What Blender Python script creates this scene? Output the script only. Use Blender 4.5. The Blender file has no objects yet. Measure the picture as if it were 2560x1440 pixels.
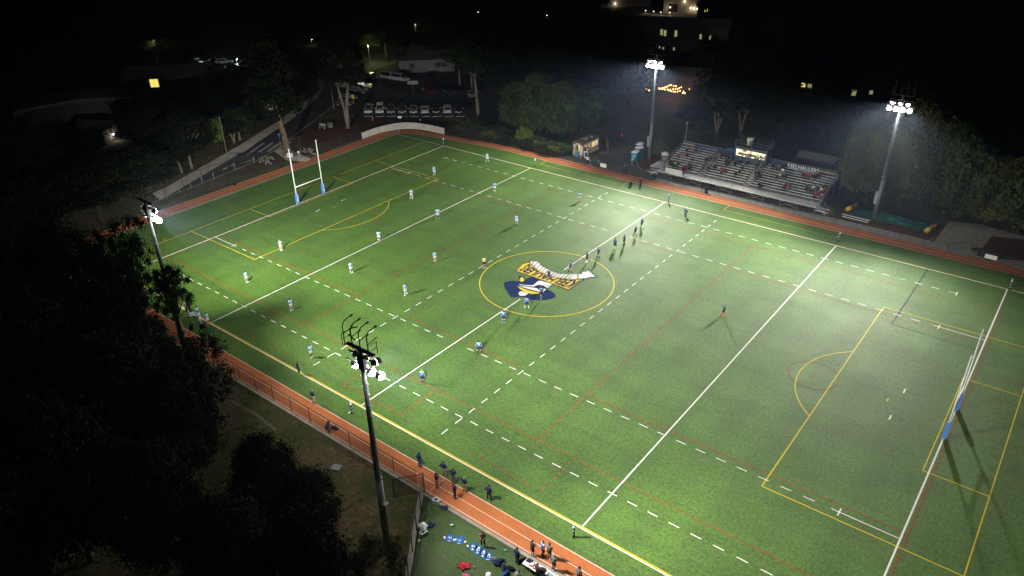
import bpy, bmesh, math, random
from mathutils import Vector, Matrix, Euler
from mathutils.geometry import tessellate_polygon
R = math.radians
sc = bpy.context.scene
C = sc.collection
rnd = random.Random(7)

# ---------------------------------------------------------------- camera
CAM = Vector((52.792, -73.6805, 50.1702))
ROT = Euler((R(60.5695), R(1.0708), R(38.0117)), 'XYZ')
FPX = 1894.18                         # focal length in photo pixels (2560 wide)
cd = bpy.data.cameras.new('camera'); cam = bpy.data.objects.new('camera', cd); C.objects.link(cam)
cam.location = CAM; cam.rotation_euler = ROT
cd.sensor_fit = 'HORIZONTAL'; cd.sensor_width = 36; cd.lens = 36*FPX/2560
cd.clip_start = 0.5; cd.clip_end = 3000
sc.camera = cam

# ---------------------------------------------------------------- night sky
w = bpy.data.worlds.new('World'); sc.world = w; w.use_nodes = True
bg = w.node_tree.nodes['Background']
bg.inputs[0].default_value = (0.30, 0.36, 0.55, 1); bg.inputs[1].default_value = 0.0022

sc.view_settings.view_transform = 'Standard'; sc.view_settings.look = 'None'
sc.view_settings.exposure = 0.0; sc.view_settings.gamma = 1
cy = sc.cycles
sc.render.engine = 'CYCLES'
cy.use_denoising = True
cy.max_bounces = 4; cy.diffuse_bounces = 2; cy.glossy_bounces = 2; cy.transmission_bounces = 2
cy.transparent_max_bounces = 8; cy.volume_bounces = 0
cy.sample_clamp_indirect = 3.0; cy.use_light_tree = True
cy.caustics_reflective = False; cy.caustics_refractive = False

FLOOD = 43000.0        # watts of one floodlight
HAZE = 0.00032

# ---------------------------------------------------------------- measuring
MR = ROT.to_matrix()
def ray(u, v): return MR @ Vector(((u-1280)/FPX, -(v-720)/FPX, -1.0))
def G(u, v, z=0.0):                    # point at height z seen at photo pixel u, v
    d = ray(u, v); t = (z-CAM.z)/d.z; return CAM + d*t
def AY(u, v, y):
    d = ray(u, v); t = (y-CAM.y)/d.y; return CAM + d*t
def PX(p):
    q = MR.transposed() @ (Vector(p)-CAM); return (1280+FPX*q.x/-q.z, 720-FPX*q.y/-q.z)
def HT(b, v):                          # height over ground point b that reaches photo row v
    lo, hi = 0.0, 60.0
    for _ in range(40):
        m = (lo+hi)/2
        if PX((b.x, b.y, m))[1] > v: lo = m
        else: hi = m
    return lo

# ---------------------------------------------------------------- materials
MATS = {}
def M(name, col, rough=.6, spec=.5, metal=0, var=0, scale=3.0, emit=None, es=0, col2=None, alpha=None):
    if name in MATS: return MATS[name]
    m = bpy.data.materials.new(name); m.use_nodes = True; nt = m.node_tree; b = nt.nodes['Principled BSDF']
    b.inputs['Base Color'].default_value = (*col, 1); b.inputs['Roughness'].default_value = rough
    b.inputs['Metallic'].default_value = metal; b.inputs['Specular IOR Level'].default_value = spec
    if var or col2:
        tc = nt.nodes.new('ShaderNodeTexCoord'); n = nt.nodes.new('ShaderNodeTexNoise')
        n.inputs['Scale'].default_value = scale; n.inputs['Detail'].default_value = 5; n.inputs['Roughness'].default_value = .65
        nt.links.new(tc.outputs['Object'], n.inputs['Vector'])
        r = nt.nodes.new('ShaderNodeValToRGB'); nt.links.new(n.outputs['Fac'], r.inputs['Fac'])
        c2 = col2 or tuple(min(1, c*(1+var)) for c in col); c1 = col if col2 else tuple(c*(1-var) for c in col)
        r.color_ramp.elements[0].position = .38; r.color_ramp.elements[1].position = .62
        r.color_ramp.elements[0].color = (*c1, 1); r.color_ramp.elements[1].color = (*c2, 1)
        nt.links.new(r.outputs['Color'], b.inputs['Base Color'])
    if emit:
        b.inputs['Emission Color'].default_value = (*emit, 1); b.inputs['Emission Strength'].default_value = es
    if alpha is not None: b.inputs['Alpha'].default_value = alpha
    MATS[name] = m; return m

def nz(nt, vec, scale, detail=3, rough=.6, dist=0):
    n = nt.nodes.new('ShaderNodeTexNoise'); n.inputs['Scale'].default_value = scale
    n.inputs['Detail'].default_value = detail; n.inputs['Roughness'].default_value = rough
    n.inputs['Distortion'].default_value = dist; nt.links.new(vec, n.inputs['Vector']); return n.outputs['Fac']
def mp(nt, vec, sc_, rot=0):
    m = nt.nodes.new('ShaderNodeMapping'); m.inputs['Scale'].default_value = sc_; m.inputs['Rotation'].default_value = (0, 0, rot)
    nt.links.new(vec, m.inputs['Vector']); return m.outputs['Vector']
def rampn(nt, fac, stops):
    r = nt.nodes.new('ShaderNodeValToRGB'); e = r.color_ramp.elements
    while len(e) < len(stops): e.new(.5)
    for i, (p, c) in enumerate(stops): e[i].position = p; e[i].color = (*c, 1) if len(c) == 3 else c
    nt.links.new(fac, r.inputs['Fac']); return r.outputs['Color']
def mixc(nt, a, b, fac, mode='MIX'):
    m = nt.nodes.new('ShaderNodeMix'); m.data_type = 'RGBA'; m.blend_type = mode
    if isinstance(fac, float): m.inputs['Factor'].default_value = fac
    else: nt.links.new(fac, m.inputs['Factor'])
    for s, x in ((6, a), (7, b)):
        if isinstance(x, tuple): m.inputs[s].default_value = (*x, 1)
        else: nt.links.new(x, m.inputs[s])
    return m.outputs[2]

def turf_mat(name, base, dark):
    m = bpy.data.materials.new(name); m.use_nodes = True; nt = m.node_tree; b = nt.nodes['Principled BSDF']
    tc = nt.nodes.new('ShaderNodeTexCoord').outputs['Object']
    fine = nz(nt, tc, 3.6, 6, .85)
    col = rampn(nt, fine, [(.36, dark), (.62, base)])
    nap = nz(nt, mp(nt, tc, (.10, .55, 1), R(8)), 1.0, 4, .6, .4)       # brushed nap
    col = mixc(nt, col, rampn(nt, nap, [(.35, (.86, .86, .86)), (.62, (1.06, 1.05, 1.03))]), 1.0, 'MULTIPLY')
    wv = nt.nodes.new('ShaderNodeTexWave'); wv.inputs['Scale'].default_value = .068; wv.inputs['Distortion'].default_value = 1.2; wv.inputs['Detail'].default_value = 3; nt.links.new(tc, wv.inputs['Vector'])
    col = mixc(nt, col, rampn(nt, wv.outputs['Fac'], [(.3, (.95, .95, .95)), (.7, (1.04, 1.04, 1.03))]), 1.0, 'MULTIPLY')
    blot = nz(nt, tc, .16, 4, .6)
    col = mixc(nt, col, rampn(nt, blot, [(.38, (.86, .88, .84)), (.6, (1.06, 1.04, 1.05))]), 1.0, 'MULTIPLY')
    scf = nz(nt, mp(nt, tc, (.30, .42, 1), .5), 1.0, 6, .7, .6)
    col = mixc(nt, col, rampn(nt, scf, [(.30, (.70, .74, .68)), (.43, (1, 1, 1))]), 1.0, 'MULTIPLY')
    nt.links.new(col, b.inputs['Base Color'])
    b.inputs['Specular IOR Level'].default_value = .60
    rr = rampn(nt, blot, [(.3, (.77,)*3), (.7, (.71,)*3)])
    nt.links.new(rr, b.inputs['Roughness'])
    bp = nt.nodes.new('ShaderNodeBump'); bp.inputs['Strength'].default_value = .5; bp.inputs['Distance'].default_value = .05
    nt.links.new(nz(nt, tc, 5.0, 6, .8), bp.inputs['Height']); nt.links.new(bp.outputs['Normal'], b.inputs['Normal'])
    MATS[name] = m; return m
TURF = turf_mat('turf', (.094, .200, .014), (.012, .044, .002))
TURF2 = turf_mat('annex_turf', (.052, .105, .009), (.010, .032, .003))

def track_mat():
    m = bpy.data.materials.new('track'); m.use_nodes = True; nt = m.node_tree; b = nt.nodes['Principled BSDF']
    tc = nt.nodes.new('ShaderNodeTexCoord').outputs['Object']
    col = rampn(nt, nz(nt, tc, 6, 5, .75), [(.3, (.29, .076, .018)), (.7, (.54, .165, .040))])
    col = mixc(nt, col, rampn(nt, nz(nt, tc, .22, 5, .65), [(.36, (.80, .76, .72)), (.6, (1.08, 1.08, 1.08))]), 1.0, 'MULTIPLY')
    nt.links.new(col, b.inputs['Base Color']); b.inputs['Roughness'].default_value = .8
    return m
TRACK = track_mat()

def ground_mat():
    m = bpy.data.materials.new('soil_and_dry_grass'); m.use_nodes = True; nt = m.node_tree; b = nt.nodes['Principled BSDF']
    tc = nt.nodes.new('ShaderNodeTexCoord').outputs['Object']
    a = rampn(nt, nz(nt, tc, 2.4, 7, .75), [(.32, (.040, .030, .014)), (.68, (.19, .145, .075))])
    g = rampn(nt, nz(nt, tc, 3.0, 7, .75), [(.32, (.018, .026, .006)), (.68, (.085, .110, .028))])
    f = rampn(nt, nz(nt, tc, .13, 5, .7), [(.44, (0, 0, 0)), (.58, (1, 1, 1))])
    nt.links.new(mixc(nt, a, g, f), b.inputs['Base Color']); b.inputs['Roughness'].default_value = .95
    b.inputs['Specular IOR Level'].default_value = .1
    bp = nt.nodes.new('ShaderNodeBump'); bp.inputs['Strength'].default_value = .8; bp.inputs['Distance'].default_value = .2
    nt.links.new(nz(nt, tc, 2.4, 6, .8), bp.inputs['Height']); nt.links.new(bp.outputs['Normal'], b.inputs['Normal'])
    return m
GROUND = ground_mat()
CONC = M('concrete', (.30, .28, .24), .85, .2, var=.16, scale=1.3)
CONC2 = M('concrete_wall', (.50, .46, .42), .85, .2, var=.10, scale=.9)
ASPH = M('asphalt', (.045, .045, .048), .9, .25, var=.28, scale=2.2)
PAVE = M('paved_yard', (.085, .082, .076), .9, .25, var=.25, scale=1.6)
MULCH = M('bark_mulch', (.050, .022, .012), .95, .1, col2=(.11, .052, .028), scale=5)
WHITE = M('white_line', (.78, .76, .70), .7, .3, var=.06, scale=9)
CREAM = M('cream_line', (.74, .64, .44), .7, .3, var=.06, scale=9)
YEL = M('yellow_line', (.62, .47, .015), .7, .3, var=.10, scale=9)
ORG = M('orange_line', (.25, .060, .014), .75, .2, var=.35, scale=2.5)
NAVYL = M('navy_line', (.022, .027, .055), .75, .2, var=.3, scale=3)
NAVY = M('logo_navy', (.010, .024, .085), .85, .05, var=.25, scale=4)
LWHITE = M('logo_white', (.66, .64, .60), .85, .05, var=.12, scale=5)
LYEL = M('logo_yellow', (.62, .45, .02), .75, .2, var=.12, scale=5)
STEEL = M('galvanised', (.36, .38, .40), .45, .5, metal=.6, var=.10, scale=4)
ALU = M('aluminium', (.68, .68, .68), .5, .5, metal=.35, var=.12, scale=2.5)
ALUD = M('shaded_aluminium', (.36, .36, .36), .6, .4, metal=.2, var=.2, scale=2.5)  # darker for footboards: shade of the gaps between benches put into the colour
ALU2 = M('bench_aluminium', (.80, .80, .79), .5, .5, var=.08, scale=2.5)
BLACK = M('black_steel', (.012, .012, .013), .5, .4)
DARKG = M('dark_grey', (.05, .052, .058), .6, .4, var=.2)
PWHITE = M('white_paint', (.80, .80, .79), .45, .5)
PBLUE = M('pad_blue', (.09, .23, .60), .55, .4)
NETMAT = None
def net_mat(name, col, a):
    m = bpy.data.materials.new(name); m.use_nodes = True; nt = m.node_tree; b = nt.nodes['Principled BSDF']
    b.inputs['Base Color'].default_value = (*col, 1); b.inputs['Roughness'].default_value = .6
    tc = nt.nodes.new('ShaderNodeTexCoord').outputs['Generated']
    r = rampn(nt, nz(nt, tc, 40, 4, .7), [(.35, (a*.7,)*3), (.65, (a*1.3,)*3)])
    nt.links.new(r, b.inputs['Alpha']); return m
NET = net_mat('chain_link_mesh', (.010, .010, .011), .30)
NETL = net_mat('chain_link_light', (.03, .03, .033), .14)

# ---------------------------------------------------------------- mesh helpers
def rz(a):
    c, s = math.cos(a), math.sin(a); return lambda p: (p[0]*c-p[1]*s, p[0]*s+p[1]*c, p[2])
class MB:
    def __init__(s): s.v = []; s.f = []; s.m = []
    def add(s, vs, fs, m=0):
        o = len(s.v); s.v += [tuple(v) for v in vs]
        for f in fs: s.f.append([i+o for i in f]); s.m.append(m)
        return s
    def box(s, c, d, m=0, rot=0.0, tx=0.0):
        x, y, z = d[0]/2, d[1]/2, d[2]/2
        vs = [(sx*x, sy*y, sz*z) for sz in (-1, 1) for sx, sy in ((-1, -1), (1, -1), (1, 1), (-1, 1))]
        if tx: ct, st = math.cos(tx), math.sin(tx); vs = [(a, b*ct-e*st, b*st+e*ct) for a, b, e in vs]
        if rot: f = rz(rot); vs = [f(p) for p in vs]
        return s.add([(a+c[0], b+c[1], e+c[2]) for a, b, e in vs], [(0, 3, 2, 1), (4, 5, 6, 7), (0, 1, 5, 4), (1, 2, 6, 5), (2, 3, 7, 6), (3, 0, 4, 7)], m)
    def cyl(s, a, b, r0, r1=None, n=8, m=0, cap=True):
        a, b = Vector(a), Vector(b); r1 = r0 if r1 is None else r1
        d = (b-a).normalized(); u = d.orthogonal().normalized(); w_ = d.cross(u)
        vs = []
        for p, r in ((a, r0), (b, r1)):
            for i in range(n):
                t = 2*math.pi*i/n; vs.append(p+u*(r*math.cos(t))+w_*(r*math.sin(t)))
        fs = [(i, (i+1) % n, n+(i+1) % n, n+i) for i in range(n)]
        if cap: fs += [tuple(range(n-1, -1, -1)), tuple(range(n, 2*n))]
        return s.add(vs, fs, m)
    def path(s, pts, r, n=6, m=0):
        for a, b in zip(pts[:-1], pts[1:]): s.cyl(a, b, r, r, n, m)
        return s
    def ell(s, c, r, n=10, k=6, m=0, rot=None):
        vs = [(0, 0, -1)]
        for j in range(1, k):
            t = math.pi*j/k
            for i in range(n): vs.append((math.sin(t)*math.cos(2*math.pi*i/n), math.sin(t)*math.sin(2*math.pi*i/n), -math.cos(t)))
        vs.append((0, 0, 1)); fs = []
        for i in range(n): fs.append((0, 1+(i+1) % n, 1+i)); fs.append((len(vs)-1, 1+(k-2)*n+i, 1+(k-2)*n+(i+1) % n))
        for j in range(k-2):
            for i in range(n): fs.append((1+j*n+i, 1+j*n+(i+1) % n, 1+(j+1)*n+(i+1) % n, 1+(j+1)*n+i))
        o = []
        for v in vs:
            p = Vector((v[0]*r[0], v[1]*r[1], v[2]*r[2]))
            if rot: p = rot @ p
            o.append(p+Vector(c))
        return s.add(o, fs, m)
    def poly(s, pts, z, m=0):              # flat polygon, ordered outline
        pts = [(p[0], p[1]) for p in pts]
        t = tessellate_polygon([[Vector((x, y, 0)) for x, y in pts]])
        vs = [(x, y, z) for x, y in pts]; fs = []
        for a, b, c in t:
            ar = (pts[b][0]-pts[a][0])*(pts[c][1]-pts[a][1])-(pts[b][1]-pts[a][1])*(pts[c][0]-pts[a][0])
            fs.append((a, b, c) if ar > 0 else (a, c, b))
        return s.add(vs, fs, m)
    def prism(s, pts, z0, z1, m=0):
        pts = [(p[0], p[1]) for p in pts]; n = len(pts)
        area = sum(pts[i][0]*pts[(i+1) % n][1]-pts[(i+1) % n][0]*pts[i][1] for i in range(n))
        if area < 0: pts = pts[::-1]
        s.poly(pts, z1, m)
        vs = [(x, y, z0) for x, y in pts]+[(x, y, z1) for x, y in pts]
        return s.add(vs, [(i, (i+1) % n, n+(i+1) % n, n+i) for i in range(n)], m)
    def strip(s, pts, wd, z, m=0):         # flat line of width wd along points
        L = [Vector((p[0], p[1])) for p in pts]; vs = []
        for i, p in enumerate(L):
            a = L[max(i-1, 0)]; b = L[min(i+1, len(L)-1)]; d = (b-a).normalized(); nn = Vector((-d.y, d.x))*wd/2
            vs += [(p.x+nn.x, p.y+nn.y, z), (p.x-nn.x, p.y-nn.y, z)]
        return s.add(vs, [(2*i+1, 2*i+3, 2*i+2, 2*i) for i in range(len(L)-1)], m)
    def mesh(s, name):
        me = bpy.data.meshes.new(name); me.from_pydata(s.v, [], s.f)
        me.polygons.foreach_set('material_index', s.m); me.update(); return me
    def build(s, name, mats, parent=None, smooth=False, loc=None):
        me = s.mesh(name)
        for m in (mats if isinstance(mats, (list, tuple)) else [mats]): me.materials.append(m)
        if smooth: me.polygons.foreach_set('use_smooth', [True]*len(me.polygons))
        o = bpy.data.objects.new(name, me); C.objects.link(o)
        if parent: o.parent = parent
        if loc is not None: o.location = loc
        return o
def tag(o, label=None, cat=None, group=None, kind=None):
    if label: o['label'] = label
    if cat: o['category'] = cat
    if group: o['group'] = group
    if kind: o['kind'] = kind
    return o
def empty(name, loc, label, cat, group=None, rot=0.0):
    o = bpy.data.objects.new(name, None); C.objects.link(o); o.location = loc; o.rotation_euler = (0, 0, rot)
    o.empty_display_size = .2
    return tag(o, label, cat, group)
def struct(mb, name, mat, parent=None):
    o = mb.build(name, mat, parent)
    if parent is None: tag(o, kind='structure')
    return o
def dup(o, parent=None, loc=None, rot=None, group=None, label=None):
    c = o.copy(); C.objects.link(c)
    if parent: c.parent = parent
    if loc is not None: c.location = loc
    if rot is not None: c.rotation_euler = (0, 0, rot)
    if group: c['group'] = group
    if label: c['label'] = label
    for ch in list(o.children): dup(ch, c)
    return c
FONT = None
def text_mesh(s, size, depth=0.0, off=.012):
    cu = bpy.data.curves.new('lettering', 'FONT'); cu.body = s; cu.size = size; cu.extrude = depth; cu.resolution_u = 3
    cu.align_x = 'CENTER'; cu.align_y = 'CENTER'; cu.offset = size*off
    o = bpy.data.objects.new('tmp_text', cu); C.objects.link(o)
    dg = bpy.context.evaluated_depsgraph_get(); me = bpy.data.meshes.new_from_object(o.evaluated_get(dg))
    bpy.data.objects.remove(o); bpy.data.curves.remove(cu); return me
#SECTION2
# ================================================================ SETTING
def quad(mb, x0, y0, x1, y1, z, m=0): return mb.add([(x0, y0, z), (x1, y0, z), (x1, y1, z), (x0, y1, z)], [(0, 1, 2, 3)], m)
def P(*uv, z=0.0): return [G(u, v, z) for u, v in uv]
mb = MB(); quad(mb, -900, -300, 400, 1000, -.06); struct(mb, 'ground', GROUND)

# pitch turf with a rounded far corner
inner = [(-64, -30), (-64, 33), (-63.2, 34.7), (-61.4, 35.7), (-58, 36.4), (-52, 37.3), (-45, 38.2), (-39, 38.8), (-24, 38.55), (66, 38.9), (66, -36.35), (-58, -36.35), (-61, -35.6), (-63, -33.5)]
mb = MB(); mb.poly(inner, .004); pitch = struct(mb, 'pitch', TURF)
outer = [(-66.8, -30), (-66.8, 28), (-66.5, 33.2), (-65, 36.4), (-62, 38.1), (-58, 38.8), (-52.7, 39.5), (-41.4, 41.1), (-25, 41.3), (68.6, 41.3), (68.6, -38.8), (-58, -38.8), (-62.5, -37.6), (-65.5, -34.8)]
mb = MB(); mb.poly(outer, -.004); track = struct(mb, 'running_track', TRACK)
# lane lines
def off(t): return [(a[0]*(1-t)+b[0]*t, a[1]*(1-t)+b[1]*t) for a, b in zip(inner, outer)]
mb = MB()
for t, wd in ((.03, .09), (.48, .075), (.93, .09)):
    L = off(t); mb.strip(L+[L[0]], wd, .008)
L = MB()
mb.strip(P((1075, 1227), (1113, 1195)), .07, .010)
struct(mb, 'lane_line', M('lane_line_paint', (.72, .55, .46), .7, var=.1), track)

def dashed(mb, p0, p1, n0, step, ln, wd, z, first=0.0):
    d = Vector((p1[0]-p0[0], p1[1]-p0[1])); T = d.length; d.normalize(); t = first
    while t < T+.01:
        a = max(t-ln/2, 0); b = min(t+ln/2, T); A = Vector(p0)+d*a; B = Vector(p0)+d*b; mb.strip([A, B], wd, z); t += step
    return mb
Z1, Z2, Z3, Z4, Z5 = .010, .014, .018, .022, .026
LW = .13
mb = MB()
for x in (-50, 50): mb.strip([(x, -33.8), (x, 33.8)], LW*1.25, Z4)
for x in (-28, 28): mb.strip([(x, -33.8), (x, 33.8)], LW, Z4)
mb.strip([(0, -33.8), (0, -5.9)], LW, Z4); mb.strip([(0, 4.2), (0, 33.8)], LW, Z4)
mb.strip([(-63.5, -33.8), (-63.5, 33.8)], .12, Z4); mb.strip([(-63.5, 33.8), (-50, 33.8)], .12, Z4)
for sx in (-1, 1):
    for y in (-18.75, 18.75):                # 15 m lines
        k = 1 if y > 0 else -1
        mb.strip([(sx*50, y), (sx*44.3, y)], .10, Z4); mb.strip([(sx*45, y-.5), (sx*45, y+.5)], .12, Z5)
        xx = 42.35
        while xx > .5: 
            mb.strip([(sx*(xx-.5), y), (sx*(xx+.5), y)], .095, Z4) ; xx -= 2.1
    for y in (-28.75, 28.75):
        mb.strip([(sx*45, y-.55), (sx*45, y+.55)], .12, Z4)
        xx = 44.5
        while xx > .5:
            mb.strip([(sx*(xx-.5), y), (sx*(xx+.5), y)], .095, Z4); xx -= 2.06
    yy = -31.5
    while yy < 32:
        mb.strip([(sx*10, yy-.5), (sx*10, yy+.5)], .10, Z4); yy += 2.1
    for y in (-2.6, 2.9): mb.strip([(sx*45, y-.45), (sx*45, y+.45)], .15, Z4)
struct(mb, 'white_line', WHITE, pitch)
mb = MB(); mb.strip([(-50, -33.84), (66, -33.84)], .15, Z5); mb.strip([(-50, 33.84), (66, 33.84)], .17, Z5)
struct(mb, 'touchline', CREAM, pitch)
mb = MB(); yl = lambda pts, wd=.11, z=Z3: mb.strip(pts, wd, z)
yl([(-50, -33.66), (66, -33.66)], .10, Z5)
for s in (-1, 1):
    yl([(s*55, -33.6), (s*55, 33.5)]); yl([(s*38.4, -19.75), (s*38.4, 19.75)])
    yl([(s*55, -19.75), (s*38.4, -19.75)]); yl([(s*55, 19.75), (s*38.4, 19.75)])
    yl([(s*49.5, -8.9), (s*49.5, 9.1)]); yl([(s*55, -8.9), (s*49.5, -8.9)]); yl([(s*55, 9.1), (s*49.5, 9.1)])
    a0 = math.acos((44-38.4)/9.15)
    yl([(s*(44-9.15*math.cos(a)), 9.15*math.sin(a)) for a in [a0*(2*i/40-1) for i in range(41)]])
    yl([(s*44, -.1), (s*44, .55)], .14)
    for y in (-23.9, 24.2): yl([(s*55, y), (s*55.9, y)], .1)
yl([(9.15*math.cos(2*math.pi*i/96), 9.15*math.sin(2*math.pi*i/96)) for i in range(97)], .13)
for x0, x1 in ((-27.8, -9.6), (9.2, 27.2)):
    yl([(x0, 36.5), (x1, 36.5)], .07); yl([(x0, 36.5), (x0+.1, 38.7)], .1); yl([(x1, 36.5), (x1, 38.8)], .1)
struct(mb, 'yellow_line', YEL, pitch)
mb = MB(); ol = lambda pts, wd=.12, z=Z1: mb.strip(pts, wd*.85, z)
for y in (-26.9, 26.8): ol([(-49.8, y), (50.4, y)])
for y in (-17.85, 17.95):
    ol([(-49.8, y), (-18.2, y)]); ol([(18.2, y), (50.4, y)]); ol([(-9, y), (9, y)])
for x in (-18.2, 18.2): ol([(x, -26.9), (x, 26.8)], .12, Z2)
for x in (-49.8, 50.42): ol([(x, -27), (x, 26.9)], .14, Z2)
for cx in (-36.6, 36.3): ol([(cx+2.65*math.cos(2*math.pi*i/48), 2.65*math.sin(2*math.pi*i/48)) for i in range(49)], .1, Z2)
ol([(36.3, -.9), (36.3, .9)], .08)
ol([(-4.5, -26.9), (-4.5, -32.3)]); ol([(4.5, -26.9), (4.5, -32.3)]); ol([(-4.5, -32.3), (4.5, -32.3)], .12, Z2)
for s in (-1, 1):
    for i in range(9): ol([(s*(14.4+.9*i), -32.3), (s*(14.7+.9*i), -32.3)], .22)
    for i in range(6): ol([(s*22.7, -27.6-.85*i), (s*22.7, -27.9-.85*i)], .22)
struct(mb, 'orange_line', ORG, pitch)
mb = MB(); mb.strip([(40.4, 33.7), (40.3, 16)], .16, Z3); mb.strip([(40.3, 16), (50.4, 16)], .06, Z3)
mb.strip([(41.6, 36.9), (41.6, 36.2), (47.9, 36.3), (47.9, 37.2)], .09, Z3)
struct(mb, 'navy_line', NAVYL, pitch)

# centre emblem
LZ = lambda x, y: G(1180+x/6.737, 600+y/6.737)
def lp(mb, pts, z, m=0): return mb.poly([LZ(*p) for p in pts], z, m)
emb = empty('painted_emblem', (0, 0, 0), 'navy white and yellow team emblem painted on the centre spot with a lettered ribbon', 'field emblem')
nv = MB()
lp(nv, [(535,745),(548,715),(590,698),(650,690),(720,690),(785,703),(835,708),(900,665),(990,626),(1060,636),(1160,672),(1370,752),(1262,832),(1330,862),(1400,912),(1412,945),(1385,978),(1300,1000),(1180,1015),(1050,1015),(960,1000),(880,965),(775,962),(660,967),(600,880),(550,800)], .030)
lp(nv, [(780,606),(862,612),(892,655),(902,690),(852,722),(782,708),(796,650)], .034)
nv2 = [(742,525),(838,412),(925,376),(962,382),(975,358),(1105,358),(1132,382),(1178,436),(1265,485),(1355,530),(1455,563),(1560,574),(1700,574),(1838,564),(1862,575),(1870,655),(1895,668),(1860,690),(1628,846),(1450,784),(1200,690),(950,603)]
lp(nv, nv2, .038)
lp(nv, [(1842,520),(1900,522),(1962,486),(1990,512),(2012,548),(2060,582),(2122,622),(2110,632),(2000,634),(1888,664),(1850,580)], .042)
nv.build('navy_paint', NAVY, emb)
yb = MB()
lp(yb, [(752,527),(845,418),(930,386),(975,392),(1010,432),(1090,492),(1180,552),(1300,602),(1420,638),(1560,658),(1700,668),(1858,676),(1625,836),(1450,774),(1200,680),(950,593)], .046)
lp(yb, [(836,625),(858,638),(884,680),(862,702),(832,712),(800,692),(812,650)], .048)
lp(yb, [(760,778),(800,796),(900,838),(1010,868),(1132,888),(1132,912),(1000,912),(900,892),(812,832)], .050)
yb.build('yellow_paint', LYEL, emb)
wb = MB()
lp(wb, [(975,370),(1000,364),(1098,366),(1124,386),(1170,441),(1260,491),(1350,536),(1450,570),(1560,581),(1700,580),(1838,572),(1862,590),(1882,650),(1700,661),(1560,652),(1420,632),(1300,596),(1180,546),(1090,486),(1020,426),(985,390)], .054)
lp(wb, [(1850,522),(1880,550),(1900,528),(1915,550),(1955,500),(1960,545),(1992,518),(1985,560),(2020,548),(2010,580),(2062,592),(2040,606),(2108,622),(2000,626),(1892,655),(1858,580)], .058)
lp(wb, [(1155,690),(1352,748),(1282,815),(1248,810),(1222,782),(1160,764),(1095,770),(1035,792),(960,780),(850,770),(785,766),(800,755),(900,762),(1030,768),(1108,700)], .062)
lp(wb, [(795,784),(930,792),(1090,818),(1252,832),(1190,890),(1100,870),(950,832)], .064)
lp(wb, [(785,902),(800,880),(830,870),(860,880),(900,895),(945,908),(905,938),(868,946),(820,946),(788,930)], .066)
wb.build('white_paint', LWHITE, emb)
det = MB()
up = [(985,372),(1040,366),(1110,378),(1150,418),(1195,452),(1240,480),(1290,506),(1340,530),(1392,550),(1450,570),(1510,576),(1572,581),(1640,580),(1706,580),(1775,576)]
lo = [(985,395),(1012,420),(1050,455),(1092,488),(1135,518),(1180,546),(1225,568),(1275,588),(1330,606),(1372,620),(1430,635),(1490,645),(1560,652),(1630,658),(1700,661)]
lo = lo[:14]+[(1785,658)]
for a, b in list(zip(up, lo))[1:]: det.strip([LZ(*a), LZ(*b)], .09, .070)
lp(det, [(1045,792),(1090,768),(1150,762),(1210,778),(1245,812),(1240,822),(1130,812)], .068)
lp(det, [(1090,816),(1130,822),(1190,846),(1160,862),(1120,842)], .072)
for cx, cy_ in ((815, 902), (842, 904)): lp(det, [(cx-7, cy_-5), (cx+7, cy_-5), (cx+6, cy_+7), (cx-6, cy_+6)], .074)
det.build('outline_paint', NAVY, emb)
# lettering on the ribbon: letters stand with their feet on the upper edge
base = [(1838,686),(1700,676),(1560,666),(1420,646),(1290,610),(1172,560),(1085,505),(1008,446),(965,402)]
top = [(1622,822),(1520,786),(1408,746),(1300,706),(1180,664),(1062,620),(950,582),(860,550),(782,520)]
me = text_mesh('KEELHAULERS', 1.0, 0, .026)
xs = [v.co.x for v in me.vertices]; ys = [v.co.y for v in me.vertices]
x0, x1, y0, y1 = min(xs), max(xs), min(ys), max(ys)
for v in me.vertices:
    s = (v.co.x-x0)/(x1-x0)*8; t = (v.co.y-y0)/(y1-y0); i = min(int(s), 7); f = s-i
    bx = [base[i][k]*(1-f)+base[i+1][k]*f for k in (0, 1)]; tp = [top[i][k]*(1-f)+top[i+1][k]*f for k in (0, 1)]
    g = LZ(bx[0]*(1-t)+tp[0]*t, bx[1]*(1-t)+tp[1]*t); v.co = (g.x, g.y, .078)
me.materials.append(NAVY); o = bpy.data.objects.new('lettering', me); C.objects.link(o); o.parent = emb

# annex turf by the near straight, bounded by a low concrete kerb
ann = [(14.6, -39.3), G(1030, 1443), (30, -56), (75, -56), (75, -39.3)]
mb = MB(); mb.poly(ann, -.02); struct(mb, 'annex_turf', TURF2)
mb = MB(); mb.box((11.8, -39.02, .0), (108.5, .30, .12)); struct(mb, 'kerb', CONC)
# grass bank repair path (faint worn path)
mb = MB(); mb.strip(P((575, 1000), (640, 1035), (690, 1075)), .35, -.05); struct(mb, 'path', M('worn_path', (.13, .115, .09), .95, .1, var=.3, scale=3))

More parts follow.
